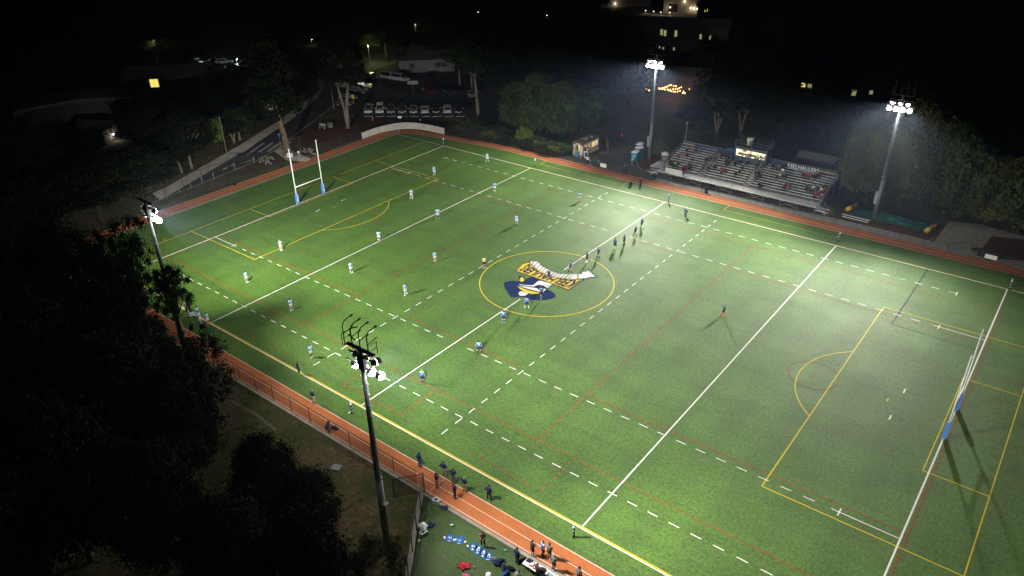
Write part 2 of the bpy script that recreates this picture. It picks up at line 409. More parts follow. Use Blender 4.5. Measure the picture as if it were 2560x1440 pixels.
# far side paving
mb = MB(); quad(mb, -6.4, 41.5, 75, 43.6, -.012)
mb.poly(P((2330, 612), (2372, 553), (2450, 560), (2560, 590), (2600, 630), (2430, 618), (2415, 655)), -.020)
mb.poly(P((2492, 652), (2500, 612), (2600, 640), (2600, 690)), -.016)
struct(mb, 'concrete_walkway', CONC)
yard = P((1405, 382), (1424, 368), (1460, 395), (1500, 372), (1530, 345), (1545, 300), (1572, 300), (1600, 340), (1590, 400), (1590, 425), (1650, 447), (1700, 460), (1700, 470))
yard = [(-27.6, 41.4), (-27.6, 52)] + [(p.x, p.y) for p in P((1490, 372), (1528, 348), (1500, 318), (1530, 300), (1565, 310), (1600, 350), (1603, 380))] + [(-12.5, 46.5), (-10, 45.0), (-7.5, 44.4), (-6.4, 44.4), (-6.4, 41.4)]
mb = MB(); mb.poly(yard, -.024); struct(mb, 'yard', PAVE)
mb = MB(); mb.poly([(-13.2, 47), (-11.5, 45.3), (-9.8, 44.9), (-7.6, 45.0), (-7.6, 54), (-14, 54)], -.030); mb.poly([(24.5, 43.7), (38, 43.7), (40, 50), (24, 52)], -.030)
mb.poly(P((2440, 640), (2480, 590), (2620, 605), (2620, 660)), -.008)
mb.poly([(-75, 5), (-70, -1), (-68.2, 26), (-66, 37), (-58, 40.2), (-52, 41.5), (-58, 48), (-76, 42), (-85, 32), (-80, 18)], -.034)
struct(mb, 'mulch_bed', MULCH)
mb = MB(); mb.strip([(-13.0, 47.6), (-12.2, 46.2), (-10.9, 45.3), (-9.0, 44.8), (-7.2, 44.6)], .18, .06); struct(mb, 'yard_kerb', CONC)

# road, sidewalk and car park on the left
sw_o = P((380, 484), (413, 470), (500, 420), (597, 365), (695, 303), (777, 244), (800, 222), (770, 205))
sw_i = P((400, 500), (443, 477), (530, 425), (610, 378), (715, 309), (771, 267), (797, 240), (833, 185))
rd_o = P((350, 520), (400, 500), (560, 436), (636, 405), (689, 375), (731, 342), (794, 296), (840, 257), (862, 237), (905, 195), (925, 180), (960, 168), (1060, 150))
mb = MB(); mb.poly(sw_i + P((850, 172), (900, 150), (1000, 128), (1090, 118), (1090, 140)) + rd_o[::-1], -.028)
mb.poly(P((862, 240), (900, 196), (985, 170), (1215, 200), (1300, 262), (1268, 300), (1180, 291), (905, 290), (880, 268)), -.026)
struct(mb, 'road', ASPH)
mb = MB(); mb.poly(sw_o + sw_i[::-1], .04)
mb.poly(P((684, 377), (720, 372), (777, 398), (765, 405), (737, 402), (718, 402)), .03)
struct(mb, 'pavement', M('pale_pavement', (.58, .53, .45), .85, .2, var=.14, scale=.8))
mb = MB(); mb.strip(P((350, 521), (400, 501), (560, 437), (636, 406), (689, 376), (731, 343), (794, 297), (840, 258), (862, 238)), .35, .10)
mb.strip(P((918, 178), (960, 166), (1000, 152)), .3, .10); struct(mb, 'road_kerb', CONC)
mb = MB()
for k in range(5):
    a = Vector((603, 383))+Vector((27, -1.5))*k*.82; b = a+Vector((34, -24)); mb.strip(P(tuple(a), tuple(b)), .6, .0)
for q in (((603, 391), (622, 382), (618, 392)), ((602, 408), (640, 396), (622, 404), (607, 406))): mb.strip(P(*q), .25, .0)
for a, b in (((640, 350), (655, 345)), ((775, 288), (786, 281)), ((800, 262), (808, 254)), ((900, 150), (960, 138))): mb.strip(P(a, b), .15, .0)
xs = [G(932+27.9*i, 291) for i in range(10)]
for p in xs:
    pass
for k in range(10):
    a = G(930+k*29, 292); b = G(936+k*28.5, 268); mb.strip([a, b], .12, .0)
for k in range(7):
    a = G(1075+k*25, 243); b = G(1095+k*25, 228); mb.strip([a, b], .12, .0)
struct(mb, 'road_marking', M('road_paint', (.42, .40, .36), .8, .2, var=.2, scale=6))
mb = MB()
for k in range(9): a = G(913+k*29, 291); b = G(932+k*29, 290.5); mb.cyl((a.x, a.y, .07), (b.x, b.y, .07), .09, n=6)
wheelstops = []
for k in range(9):
    m2 = MB(); a = G(911+k*28.6, 291.5); b = G(932+k*28.6, 291); d = (b-a); L_ = d.length
    m2.prism([(-L_/2, -.1), (L_/2, -.1), (L_/2, .1), (-L_/2, .1)], 0, .12)
    o = m2.build('wheel_stop', CONC, loc=((a.x+b.x)/2, (a.y+b.y)/2, -.02)); o.rotation_euler = (0, 0, math.atan2(d.y, d.x))
    tag(o, 'low concrete wheel stop in front of the %s parked car of the front row' % ['first', 'second', 'third', 'fourth', 'fifth', 'sixth', 'seventh', 'eighth', 'last'][k], 'wheel stop', 'wheel stops along the mulch bank')

# curved retaining wall at the far corner
wl = [(-67.2, 27.6), (-67.2, 31), (-66.6, 34.2), (-65.2, 37), (-62.6, 38.7), (-59, 39.4), (-55.2, 39.6)]
def smooth(pts, n=5):
    out = []
    for i in range(len(pts)-1):
        p0 = pts[max(i-1, 0)]; p1 = pts[i]; p2 = pts[i+1]; p3 = pts[min(i+2, len(pts)-1)]
        for k in range(n):
            t = k/n; out.append(tuple(.5*(2*p1[j]+(p2[j]-p0[j])*t+(2*p0[j]-5*p1[j]+4*p2[j]-p3[j])*t*t+(3*p1[j]-p0[j]-3*p2[j]+p3[j])*t**3) for j in range(len(p1))))
    return out+[pts[-1]]
wl = smooth(wl)
mb = MB(); n = len(wl)
for i in range(n-1):
    a, b = Vector(wl[i]), Vector(wl[i+1]); d = (b-a).normalized(); nn = Vector((-d.y, d.x))*.28
    mb.prism([a, b, b+nn, a+nn], -.05, 1.25+.1*math.sin(math.pi*i/n))
tag(mb.build('retaining_wall', CONC2), 'low curved pale concrete retaining wall round the far corner of the track', 'wall')
# lean kerb wall of the annex
a = Vector((14.5, -39.2)); b = Vector(G(1026, 1446)[:2]); d = (b-a).normalized(); nn = Vector((-d.y, d.x))
mb = MB(); mb.prism([a+nn*-.05, b+nn*-.05, b+nn*-.45, a+nn*-.45], -.05, .28)
tag(mb.build('kerb_wall', CONC), 'low concrete kerb wall running under the tall black fence at the bench area', 'wall')

# ---------------------------------------------------------------- fences
def fence(name, pts, h, step, label, cat='fence', net=NET, steel=BLACK, pr=.035, midrail=False, group=None):
    c = Vector(pts[0]); t = empty(name, (c.x, c.y, 0), label, cat, group)
    rail = MB(); nt_ = MB()
    for a, b in zip(pts[:-1], pts[1:]):
        a, b = Vector(a)-c, Vector(b)-c; L_ = (b-a).length; n = max(1, round(L_/step))
        rail.cyl((a.x, a.y, h), (b.x, b.y, h), pr*.7, n=6); 
        if midrail: rail.cyl((a.x, a.y, .08), (b.x, b.y, .08), pr*.5, n=6)
        nt_.add([(a.x, a.y, .03), (b.x, b.y, .03), (b.x, b.y, h), (a.x, a.y, h)], [(0, 1, 2, 3)])
        for k in range(n+1):
            if k == n and tuple(b+c) != tuple(Vector(pts[-1])): continue
            p = a+(b-a)*(k/n); MB().cyl((p.x, p.y, -.05), (p.x, p.y, h+.04), pr, n=6).build('post', steel, t)
    rail.build('rail', steel, t); nt_.build('mesh_panel', net, t)
    return t
fence('chain_link_fence', [(-42, -38.72), (13.2, -38.72)], 1.9, 3.05, 'black chain link fence between the near straight of the track and the dark grass bank')
fence('chain_link_fence', [(14.3, -38.9), (b.x-.2, b.y)], 2.4, 2.6, 'tall black chain link fence beside the bench area turf', pr=.05)
fence('open_gate', [(14.2, -38.8), (12.5, -41.0)], 2.2, 3, 'black mesh gate swung open at the end of the near fence', 'gate', pr=.05, midrail=True)
fence('chain_link_fence', [(-27.6, 41.45), (-19.6, 41.45)], 1.15, 3.0, 'dark waist high fence in front of the white food hut', net=NETL, steel=DARKG)
fence('chain_link_fence', [(-16.0, 41.45), (-13.6, 41.45)], 1.15, 2.4, 'short section of dark fence between two gate openings by the yard', net=NETL, steel=DARKG)
fence('chain_link_fence', [(-13.0, 41.45), (41.2, 41.5)], 1.2, 3.1, 'long dark chain link fence running in front of the stand', net=NETL, steel=DARKG)
fence('chain_link_fence', [(45.6, 41.5), (60, 41.5)], 1.2, 3.0, 'dark chain link fence right of the open gateway at the far side', net=NETL, steel=DARKG)
fence('open_gate', [(41.3, 41.6), (43.2, 43.3)], 1.2, 3, 'left leaf of the open gateway beyond the track', 'gate', net=NETL, steel=DARKG, midrail=True)
fence('open_gate', [(45.5, 41.6), (43.9, 43.6)], 1.2, 3, 'right leaf of the open gateway beyond the track', 'gate', net=NETL, steel=DARKG, midrail=True)
fence('tall_net_fence', [(-67.6, -38), (-67.8, -20), (-67.9, -9), (-68.0, 12.5)], 4.3, 4.2, 'tall dark mesh fence between the road and the left end of the track', net=NETL, pr=.06)
fence('chain_link_fence', [(-68.0, 13.5), (-67.5, 27.4)], 1.8, 3.0, 'low dark mesh fence between the mulch slope and the track', net=NETL)
fence('chain_link_fence', [(-55.0, 40.3), (-42, 41.9), (-27.8, 42.0)], 1.8, 3.0, 'dark mesh fence along the bushes behind the far corner of the track', net=NETL)
rf = empty('guard_rail', tuple(G(400, 500)), 'low metal posts and rail along the road kerb', 'railing')
for i, (u, v) in enumerate([(418, 497), (449, 481), (478, 470), (506, 458), (535, 447), (561, 437), (588, 424), (636, 408)]):
    p = G(u, v)-rf.location; MB().cyl((p.x, p.y, 0), (p.x, p.y, 1.3), .07, n=6).build('post', STEEL, rf)
for (a, b) in (((400, 500), (418, 497)), ((561, 437), (588, 424))):
    p, q = G(*a)-rf.location, G(*b)-rf.location
mb = MB(); p, q = G(561, 437)-rf.location, G(588, 424)-rf.location; mb.cyl((p.x, p.y, 1.1), (q.x, q.y, 1.1), .04, n=6); mb.build('rail', STEEL, rf)

# ================================================================ FLOODLIGHTS
LENS = M('flood_lens', (1, 1, 1), .4, emit=(1.0, .985, .95), es=40)
HOOD = M('lamp_hood', (.10, .10, .105), .45, .5)
def aimed(d): return Vector(d).normalized().to_track_quat('-Z', 'Y').to_matrix()
def flood_mast(loc, yaw, aims, label, cage):
    t = empty('floodlight_mast', loc, label, 'floodlight mast', 'floodlight masts round the pitch')
    MB().cyl((0, 0, -.1), (0, 0, 7), .34, .29, 14).cyl((0, 0, 7), (0, 0, 19.6), .27, .15, 14).cyl((0, 0, 6.9), (0, 0, 7.15), .31, .31, 14).build('pole', M('mast_steel', (.20, .21, .22), .5, .5, metal=.5, var=.1, scale=2), t, True)
    st = MB()
    for k in range(26):
        z = 5+k*.5; s = 1 if k % 2 else -1; st.cyl((s*.1, 0, z), (s*.42, 0, z), .022, n=5)
    st.build('climbing_step', STEEL, t)
    MB().box((.42*math.cos(yaw), .42*math.sin(yaw), 3.4), (.42, .38, 1.9), rot=yaw).box((.42*math.cos(yaw), .42*math.sin(yaw), 4.45), (.5, .46, .06), rot=yaw).build('control_box', STEEL, t)
    f = rz(yaw)
    arm = MB()
    for z, hw in ((17.9, 1.9), (18.75, 1.5)): arm.cyl(f((-hw, .12, z)), f((hw, .12, z)), .07, n=6)
    arm.box((0, 0, 18.3), (.7, .3, 1.2), rot=yaw); arm.build('cross_arm', DARKG, t)
    pl = MB(); zz = 19.5
    pl.box((0, 0, zz), (2.9, .34, .06), rot=yaw)
    for sx in (-1.42, 1.42):
        for sy in (-.4, .4): pl.cyl(f((sx, sy, zz)), f((sx, sy, zz+1.05)), .03, n=6)
        for q in (.5, 1.0): pl.cyl(f((sx, -.4, zz+q)), f((sx, .4, zz+q)), .022, n=6)
    pl.cyl(f((0, -.3, zz+.9)), f((-.75, -.3, zz+1.15)), .05, n=6); pl.cyl(f((-.75, 0, zz+1.5)), f((0, 0, zz+1.9)), .05, n=6)
    pl.build('platform', BLACK, t)
    for x in (-1.3, -.45, .4, 1.25):
        g = MB(); g.path([f(p) for p in ((x, -.3, zz), (x, -.3, zz+1.5), (x, -.2, zz+1.85), (x, .05, zz+2.02), (x, .6, zz+2.08))], .042, 6)
        g.cyl(f((x, .58, zz+2.08)), f((x, .8, zz+2.08)), .10, .03, n=6)
        g.cyl(f((x, -.3, zz+1.0)), f((x, .5, zz+1.15)), .038, n=6); g.ell(f((x, .55, zz+1.15)), (.08, .08, .08), 6, 4)
        g.build('davit', BLACK, t)
    n = len(aims)
    for i, (ax, ay) in enumerate(aims):
        if i < 4: p = Vector(f((-1.3+.87*i, .3, 17.55)))
        else: p = Vector(f((-.95+.95*(i-4), .3, 18.5)))
        d = Vector((ax, ay, 0))-(Vector(loc)+p); q = aimed(d)
        h = MB(); rr = .32; lam = MB(); lk = 1.06 if i < 4 else .86
        ring = lambda r, z, sq=1.0: [p+q @ Vector((r*math.cos(2*math.pi*k/12), r*math.sin(2*math.pi*k/12), z)) for k in range(12)]
        a_, b_, c_ = ring(.10, .26), ring(.22, .14), ring(rr, -.05)
        vs = a_+b_+c_; fs = [tuple(range(12))]
        for s in (0, 12): fs += [(s+k, s+12+k, s+12+(k+1) % 12, s+(k+1) % 12) for k in range(12)]
        h.add(vs, fs)
        vis = [p+q @ Vector((rr*1.03*math.cos(t_), rr*1.03*math.sin(t_), z_)) for z_ in (-.05, -.50) for t_ in [math.pi*(k/8) for k in range(9)]]
        if i >= 4: h.add(vis, [(k, k+1, 9+k+1, 9+k) for k in range(8)])
        ho = h.build('floodlight', HOOD, t)
        lr = [p+q @ Vector((rr*lk*math.cos(2*math.pi*k/16)*c, rr*lk*math.sin(2*math.pi*k/16)*c, -.05-dz)) for c, dz in ((1, 0), (.8, .26), (.45, .40)) for k in range(16)]
        fs = [(s+k, s+16+k, s+16+(k+1) % 16, s+(k+1) % 16) for s in (0, 16) for k in range(16)]+[tuple(range(32, 48))]
        lam.add(lr, fs).build('lens', LENS, ho)
        ld = bpy.data.lights.new('flood_beam', 'SPOT'); ld.energy = FLOOD*(1.0 if len(aims[i]) < 3 else aims[i][2]); ld.spot_size = R(72); ld.spot_blend = .95; ld.shadow_soft_size = .22; ld.color = (1.0, .985, .90)
        lo_ = bpy.data.objects.new('flood_beam', ld); C.objects.link(lo_); lo_.parent = ho
        lo_.location = p+q @ Vector((0, 0, -.60)); lo_.rotation_euler = q.to_euler()
    ld = bpy.data.lights.new('spill', 'SPOT'); ld.energy = FLOOD*.035; ld.spot_size = R(150); ld.spot_blend = 1; ld.shadow_soft_size = .8; ld.color = (1, .98, .92)
    l = bpy.data.objects.new('spill', ld); C.objects.link(l); l.parent = t; l.location = f((0, .9, 17.0))
    return t
def aimfix(l): return l
def mast(loc, yaw, aims, label, cage=1):
    al = [(a[0], a[1]) for a in aims]; t = flood_mast(loc, yaw, al, label, cage)
    bs = [o for ho in t.children if ho.name.startswith('floodlight') for o in ho.children if o.type == 'LIGHT']
    for b_, a in zip(bs, aims):
        if len(a) > 2: b_.data.energy = FLOOD*a[2]
mast((15.5, -44.8, 0), R(0), [(28, -36, .55), (37, -18, .9), (46, -34, .55), (56, -6, 1.5), (-12, -16, 1.1), (8, -20, .9), (14, 22, 1.9)], 'tall grey floodlight mast on the near bank with black cage')
mast((-24.2, -39.4, 0), R(0), [(-16, 20, 1.6), (-8, -16, .9), (6, -12, 1.0), (12, -30, .4), (-62, -2, 1.4), (-42, -20, 1.2), (-36, -2, 1.5)], 'floodlight mast standing behind the eucalyptus tree on the near bank')
mast((-12.4, 50.8, 0), R(180), [(24, 18), (8, 8), (-12, 14), (-48, 12, 1.6), (10, 26, .7), (-10, 0, 1.2), (-34, 22, .9)], 'floodlight mast beside the portable toilets and the stand')
mast((29.7, 47.0, 0), R(180), [(50, 14, .7), (34, 14, .8), (14, 12, .9), (4, 22, .8), (44, 2, .9), (26, -2, 1.2), (4, 4, 1.1)], 'floodlight mast behind the white bench and green tarpaulin')
#SECTION3
# ================================================================ PEOPLE
# Each pose is a set of joints (metres, figure faces +y); a voxel skin joins limbs and trunk into one body surface.
def pose(pel=(0, 0, .97), che=(0, 0, 1.30), nk=(0, .0, 1.49), hd=(0, .03, 1.66), sh=None, el=None, wr=None, kn=None, an=None, toe=None, hip=None):
    d = dict(pel=pel, che=che, nk=nk, hd=hd)
    cx, cy_, cz = nk
    d['sh'] = sh or [(-.185, cy_, cz-.06), (.185, cy_, cz-.06)]
    d['el'] = el or [(-.25, -.04, 1.16), (.25, -.04, 1.16)]
    d['wr'] = wr or [(-.26, .06, .92), (.26, .06, .92)]
    d['hip'] = hip or [(-.095, pel[1], pel[2]-.04), (.095, pel[1], pel[2]-.04)]
    d['kn'] = kn or [(-.12, .03, .50), (.12, .03, .50)]
    d['an'] = an or [(-.14, -.01, .09), (.14, -.01, .09)]
    d['toe'] = toe or [(a[0]*1.12, a[1]+.17, a[2]-.045) for a in d['an']]
    return d
POSES = {
 'stand': pose(),
 'wide': pose(el=[(-.29, -.02, 1.17), (.29, -.02, 1.17)], wr=[(-.31, .1, .95), (.31, .1, .95)], kn=[(-.2, .05, .5), (.2, .05, .5)], an=[(-.28, 0, .09), (.28, 0, .09)]),
 'akimbo': pose(el=[(-.38, -.07, 1.2), (.38, -.07, 1.2)], wr=[(-.2, .04, 1.03), (.2, .04, 1.03)], kn=[(-.16, .02, .5), (.16, .02, .5)], an=[(-.2, 0, .09), (.2, 0, .09)]),
 'crossed': pose(el=[(-.25, .08, 1.2), (.25, .08, 1.2)], wr=[(.07, .2, 1.25), (-.07, .21, 1.22)]),
 'front': pose(el=[(-.26, .02, 1.17), (.26, .02, 1.17)], wr=[(-.1, .26, 1.1), (.1, .26, 1.1)]),
 'walk': pose(el=[(-.24, .1, 1.18), (.25, -.14, 1.18)], wr=[(-.24, .28, 1.0), (.27, -.14, .94)], kn=[(-.1, .02, .5), (.1, .2, .54)], an=[(-.11, -.3, .15), (.11, .24, .09)]),
 'run': pose(pel=(0, 0, .95), che=(0, .09, 1.26), nk=(0, .15, 1.44), hd=(0, .21, 1.6), el=[(-.27, .27, 1.2), (.27, -.12, 1.2)], wr=[(-.2, .48, 1.27), (.25, .05, 1.0)], kn=[(-.1, -.08, .52), (.1, .32, .64)], an=[(-.11, -.48, .36), (.11, .3, .2)]),
 'ready': pose(pel=(0, -.14, .86), che=(0, .10, 1.12), nk=(0, .24, 1.26), hd=(0, .34, 1.38), el=[(-.26, .2, .95), (.26, .2, .95)], wr=[(-.17, .22, .64), (.17, .22, .64)], kn=[(-.19, .12, .5), (.19, .12, .5)], an=[(-.22, -.06, .09), (.22, -.06, .09)]),
 'point': pose(el=[(-.25, -.04, 1.16), (.43, .08, 1.45)], wr=[(-.26, .06, .92), (.68, .12, 1.47)]),
 'phone': pose(el=[(-.27, .12, 1.22), (.27, .12, 1.22)], wr=[(-.07, .25, 1.44), (.07, .25, 1.44)]),
 'crouch': pose(pel=(0, -.08, .38), che=(0, .04, .70), nk=(0, .10, .88), hd=(0, .16, 1.03), el=[(-.27, .22, .66), (.27, .22, .66)], wr=[(-.12, .42, .62), (.12, .42, .62)], kn=[(-.2, .3, .5), (.2, .3, .5)], an=[(-.17, .06, .09), (.17, .06, .09)]),
 'allfours': pose(pel=(0, -.3, .58), che=(0, .05, .72), nk=(0, .26, .76), hd=(0, .42, .74), el=[(-.2, .32, .44), (.2, .32, .44)], wr=[(-.17, .42, .10), (.17, .42, .10)], kn=[(-.14, -.3, .10), (.14, -.3, .10)], an=[(-.13, -.70, .09), (.13, -.70, .09)], toe=[(-.13, -.86, .05), (.13, -.86, .05)]),
 'sit': pose(pel=(0, 0, .12), che=(0, .03, .44), nk=(0, .05, .62), hd=(0, .09, .79), el=[(-.25, .1, .32), (.25, .1, .32)], wr=[(-.12, .33, .24), (.12, .33, .24)], kn=[(-.13, .44, .11), (.13, .44, .11)], an=[(-.13, .5, -.33), (.13, .5, -.33)]),
 'lean': pose(pel=(0, 0, .12), che=(0, .14, .40), nk=(0, .26, .54), hd=(0, .36, .68), el=[(-.26, .36, .3), (.26, .36, .3)], wr=[(-.1, .52, .26), (.1, .52, .26)], kn=[(-.2, .42, .12), (.2, .42, .12)], an=[(-.16, .48, -.33), (.16, .48, -.33)]),
}
def capsules(d):
    c = []
    V = Vector
    def add(tag_, a, b, r0, r1): c.append((tag_, V(a), V(b), r0, r1))
    p, ch, nk, hd = V(d['pel']), V(d['che']), V(d['nk']), V(d['hd'])
    up = (hd-nk).normalized()
    for s in (-1, 1):
        o = V((s*.07, 0, 0)); add('hips', p+o, p+o*.9+V((0, 0, .03)), .115, .11)
        add('torso', p+o*.8, ch+o*1.05, .105, .115); add('torso', ch+o*1.05, nk+o*.9+V((0, 0, -.05)), .115, .085)
    add('neck', nk-up*.03, hd-up*.04, .058, .052)
    add('head', hd-up*.035, hd+up*.035, .078, .092)
    add('head', hd-up*.06+V((0, .035, 0)), hd-up*.05+V((0, .04, 0)), .055, .055)
    add('head', hd+V((0, .085, -.01)), hd+V((0, .108, -.025)), .014, .016)
    for s in (-.085, .085): add('head', hd+V((s, 0, -.015)), hd+V((s, -.01, .015)), .018, .02)
    for i in (0, 1):
        sh, el, wr = V(d['sh'][i]), V(d['el'][i]), V(d['wr'][i]); hp, kn, an, to = V(d['hip'][i]), V(d['kn'][i]), V(d['an'][i]), V(d['toe'][i])
        add('torso', nk+V((0, 0, -.07)), sh, .07, .068)
        m1 = sh+(el-sh)*.62; add('uarm', sh, m1, .064, .052); add('larm', m1, el, .052, .045); add('larm', el, wr, .045, .032)
        h = (wr-el).normalized(); add('hand', wr, wr+h*.07, .030, .036)
        m2 = hp+(kn-hp)*.66; add('thigh', hp, m2, .105, .082); add('lthigh', m2, kn, .082, .062)
        m3 = kn+(an-kn)*.28; add('knee', kn, m3, .062, .064); add('shin', m3, kn+(an-kn)*.5, .064, .056); add('shin', kn+(an-kn)*.5, an, .056, .040)
        hl = an-(to-an).normalized()*.05; add('foot', hl+V((0, 0, -.035)), to, .046, .038); add('foot', an, an+V((0, 0, -.03)), .045, .045)
    return c
def build_pose(name):
    d = POSES[name]; caps = capsules(d); b = MB()
    for t_, a, e, r0, r1 in caps:
        b.ell(a, (r0, r0, r0), 10, 6); b.ell(e, (r1, r1, r1), 10, 6)
        if (e-a).length > .01: b.cyl(a, e, r0, r1, 10)
    o = b.build('tmp_body', BLACK)
    m = o.modifiers.new('r', 'REMESH'); m.mode = 'VOXEL'; m.voxel_size = .020
    s = o.modifiers.new('s', 'SMOOTH'); s.iterations = 3; s.factor = .5
    q = o.modifiers.new('d', 'DECIMATE'); q.ratio = .28
    dg = bpy.context.evaluated_depsgraph_get(); me = bpy.data.meshes.new_from_object(o.evaluated_get(dg)); bpy.data.objects.remove(o)
    V = [v.co.copy() for v in me.vertices]; N = [v.normal.copy() for v in me.vertices]
    hd = Vector(d['hd']); F = []; T = []
    for f in me.polygons:
        c = sum((V[i] for i in f.vertices), Vector())/len(f.vertices); best = 9; bt = None
        for t_, a, e, r0, r1 in caps:
            ab = e-a; t = max(0, min(1, (c-a).dot(ab)/max(ab.length_squared, 1e-9))); dd = (c-a-ab*t).length-(r0+(r1-r0)*t)
            if dd < best: best = dd; bt = t_
        if bt == 'head':
            r = c-hd
            if r.z > .035 or (r.y < -.005 and r.z > -.06): bt = 'scalp'
        F.append(list(f.vertices)); T.append(bt)
    bpy.data.meshes.remove(me)
    return V, N, F, T, d
PD = {k: build_pose(k) for k in POSES}
SETS = {'jersey': ('torso', 'uarm'), 'jacket': ('torso', 'uarm', 'larm'), 'bib': ('torso',), 'shorts': ('hips', 'thigh'), 'trousers': ('hips', 'thigh', 'lthigh', 'knee', 'shin'),
        'socks': ('shin',), 'shoes': ('foot',), 'hair': ('scalp',), 'hood': ('scalp', 'neck'), 'cap': ('scalp',)}
PUSH = {'jersey': .018, 'jacket': .022, 'bib': .016, 'shorts': .024, 'trousers': .014, 'socks': .008, 'shoes': .012, 'hair': .016, 'hood': .028, 'cap': .022}
MESHES = {}
def part_mesh(pn, part):
    k = (pn, part)
    if k in MESHES: return MESHES[k]
    V, N, F, T, d = PD[pn]
    me = bpy.data.meshes.new(pn+'_'+part)
    if part == 'body':
        vs = [tuple(v) for v in V]; fs = [list(f) for f in F]; b = MB(); b.v = vs; b.f = fs; b.m = [0]*len(fs)
        for i in (0, 1):                       # four fingers and a thumb on each hand
            el, wr = Vector(d['el'][i]), Vector(d['wr'][i]); h = (wr-el).normalized(); s = h.cross(Vector((0, 1, .2))).normalized()
            cu = h.cross(s).normalized(); p = wr+h*.085
            for j, l in enumerate((.055, .068, .072, .062)):
                q = p+s*(-.027+.018*j); m_ = q+h*l*.6; b.cyl(q, m_, .0095, .009, 5); b.cyl(m_, m_+h*l*.4+cu*.02, .009, .007, 5)
            sg = 1 if i else -1
            q = wr+h*.03-s*.03; m_ = q+h*.03-s*.022; b.cyl(q, m_, .012, .011, 5); b.cyl(m_, m_+h*.03+cu*.008, .011, .008, 5)
        hd = Vector(d['hd'])
        me.from_pydata([tuple(v) for v in b.v], [], b.f)
    else:
        sel = [f for f, t in zip(F, T) if t in SETS[part]]; idx = {}; vs = []
        for f in sel:
            for i in f:
                if i not in idx: idx[i] = len(vs); vs.append(V[i]+N[i]*PUSH[part])
        me.from_pydata([tuple(v) for v in vs], [], [[idx[i] for i in f] for f in sel])
    me.update(); me.polygons.foreach_set('use_smooth', [True]*len(me.polygons)); me.materials.append(None)
    MESHES[k] = me; return me
def mobj(name, me, mat, parent=None):
    o = bpy.data.objects.new(name, me); C.objects.link(o)
    o.material_slots[0].link = 'OBJECT'; o.material_slots[0].material = mat
    if parent: o.parent = parent
    return o
SKINS = [M('skin_light', (.52, .30, .20), .6), M('skin_tan', (.36, .19, .11), .6), M('skin_dark', (.12, .06, .035), .6)]
HAIRS = [M('hair_black', (.012, .010, .009), .7), M('hair_brown', (.05, .028, .014), .7), M('hair_blond', (.34, .22, .09), .7), M('hair_grey', (.3, .29, .27), .7)]
CL = {}
def cloth(n, c): CL[n] = M('cloth_'+n.replace(' ', '_'), c, .85, .2, var=.12, scale=6); return CL[n]
for n, c in dict(navy=(.012, .026, .085), black=(.010, .010, .012), white=(.70, .70, .70), grey=(.17, .17, .18), khaki=(.40, .31, .19), blue=(.02, .10, .32), red=(.38, .02, .03), maroon=(.12, .012, .02), pink=(.62, .10, .22), tan=(.28, .19, .11), yellow=(.85, .62, .22), olive=(.07, .075, .035), brown=(.08, .045, .025), denim=(.06, .09, .15), lime=(.30, .65, .05), green=(.10, .55, .10), orange=(.62, .14, .02), teal=(.05, .45, .38)).items(): cloth(n, c)
CL['dark grey'] = M('cloth_dark_grey', (.04, .042, .05), .85, .2, var=.12, scale=6)
def kit(name, cols, bands):
    m = bpy.data.materials.new(name); m.use_nodes = True; nt = m.node_tree; b = nt.nodes['Principled BSDF']; b.inputs['Roughness'].default_value = .75
    tc = nt.nodes.new('ShaderNodeTexCoord'); sx = nt.nodes.new('ShaderNodeSeparateXYZ'); nt.links.new(tc.outputs['Generated'], sx.inputs[0])
    r = nt.nodes.new('ShaderNodeValToRGB'); r.color_ramp.interpolation = 'CONSTANT'; e = r.color_ramp.elements
    while len(e) < len(bands): e.new(.5)
    for i, (p, k) in enumerate(bands): e[i].position = p; e[i].color = (*cols[k], 1)
    nt.links.new(sx.outputs[2], r.inputs['Fac']); nt.links.new(r.outputs['Color'], b.inputs['Base Color']); return m
K_SKY = kit('sky_hooped_jersey', [(.26, .52, .88), (.10, .26, .66), (.80, .84, .88)], [(0, 1), (.14, 0), (.34, 1), (.46, 0), (.72, 2), (.80, 0)])
K_NAVY = kit('navy_jersey', [(.016, .040, .15), (.30, .48, .78)], [(0, 0), (.86, 1), (.94, 0)])
K_BLUE = kit('blue_jersey', [(.02, .12, .42), (.55, .65, .82)], [(0, 0), (.86, 1), (.95, 0)])
NUMW = M('number_white', (.8, .8, .8), .7)
def person(u, v, pn, face, label, top=('jacket', 'navy'), legs=('trousers', 'navy'), shoes='black', socks=None, head=('hair', 0), skin=0, h=1.0, group=None, num=None, base=None):
    g = base or G(u, v); o = mobj('person', part_mesh(pn, 'body'), SKINS[skin])
    zmin = 0.0
    o.location = (g.x, g.y, g.z+(.01 if base is None else 0)); o.rotation_euler = (0, 0, R(face-90)); o.scale = (h, h, h)
    mt = lambda x: x if not isinstance(x, str) else CL[x]
    if top[0]: mobj(top[0], part_mesh(pn, top[0]), mt(top[1]), o)
    mobj(legs[0], part_mesh(pn, legs[0]), mt(legs[1]), o)
    if socks: mobj('socks', part_mesh(pn, 'socks'), mt(socks), o)
    mobj('shoes', part_mesh(pn, 'shoes'), mt(shoes), o)
    if head[0] == 'hair': mobj('hair', part_mesh(pn, 'hair'), HAIRS[head[1]], o)
    else: mobj(head[0], part_mesh(pn, head[0]), mt(head[1]), o)
    if num:
        me = text_mesh(num, .30); me.materials.append(NUMW); t = bpy.data.objects.new('back_number', me); C.objects.link(t); t.parent = o
        d = POSES[pn]; a, b_ = Vector(d['che']), Vector(d['nk']); k = (b_-a).normalized()
        t.location = a+Vector((0, -.145*k.z, .145*k.y))+k*.03; t.rotation_euler = (math.atan2(k.z, k.y), 0, 0)
    return tag(o, label, 'person', group)
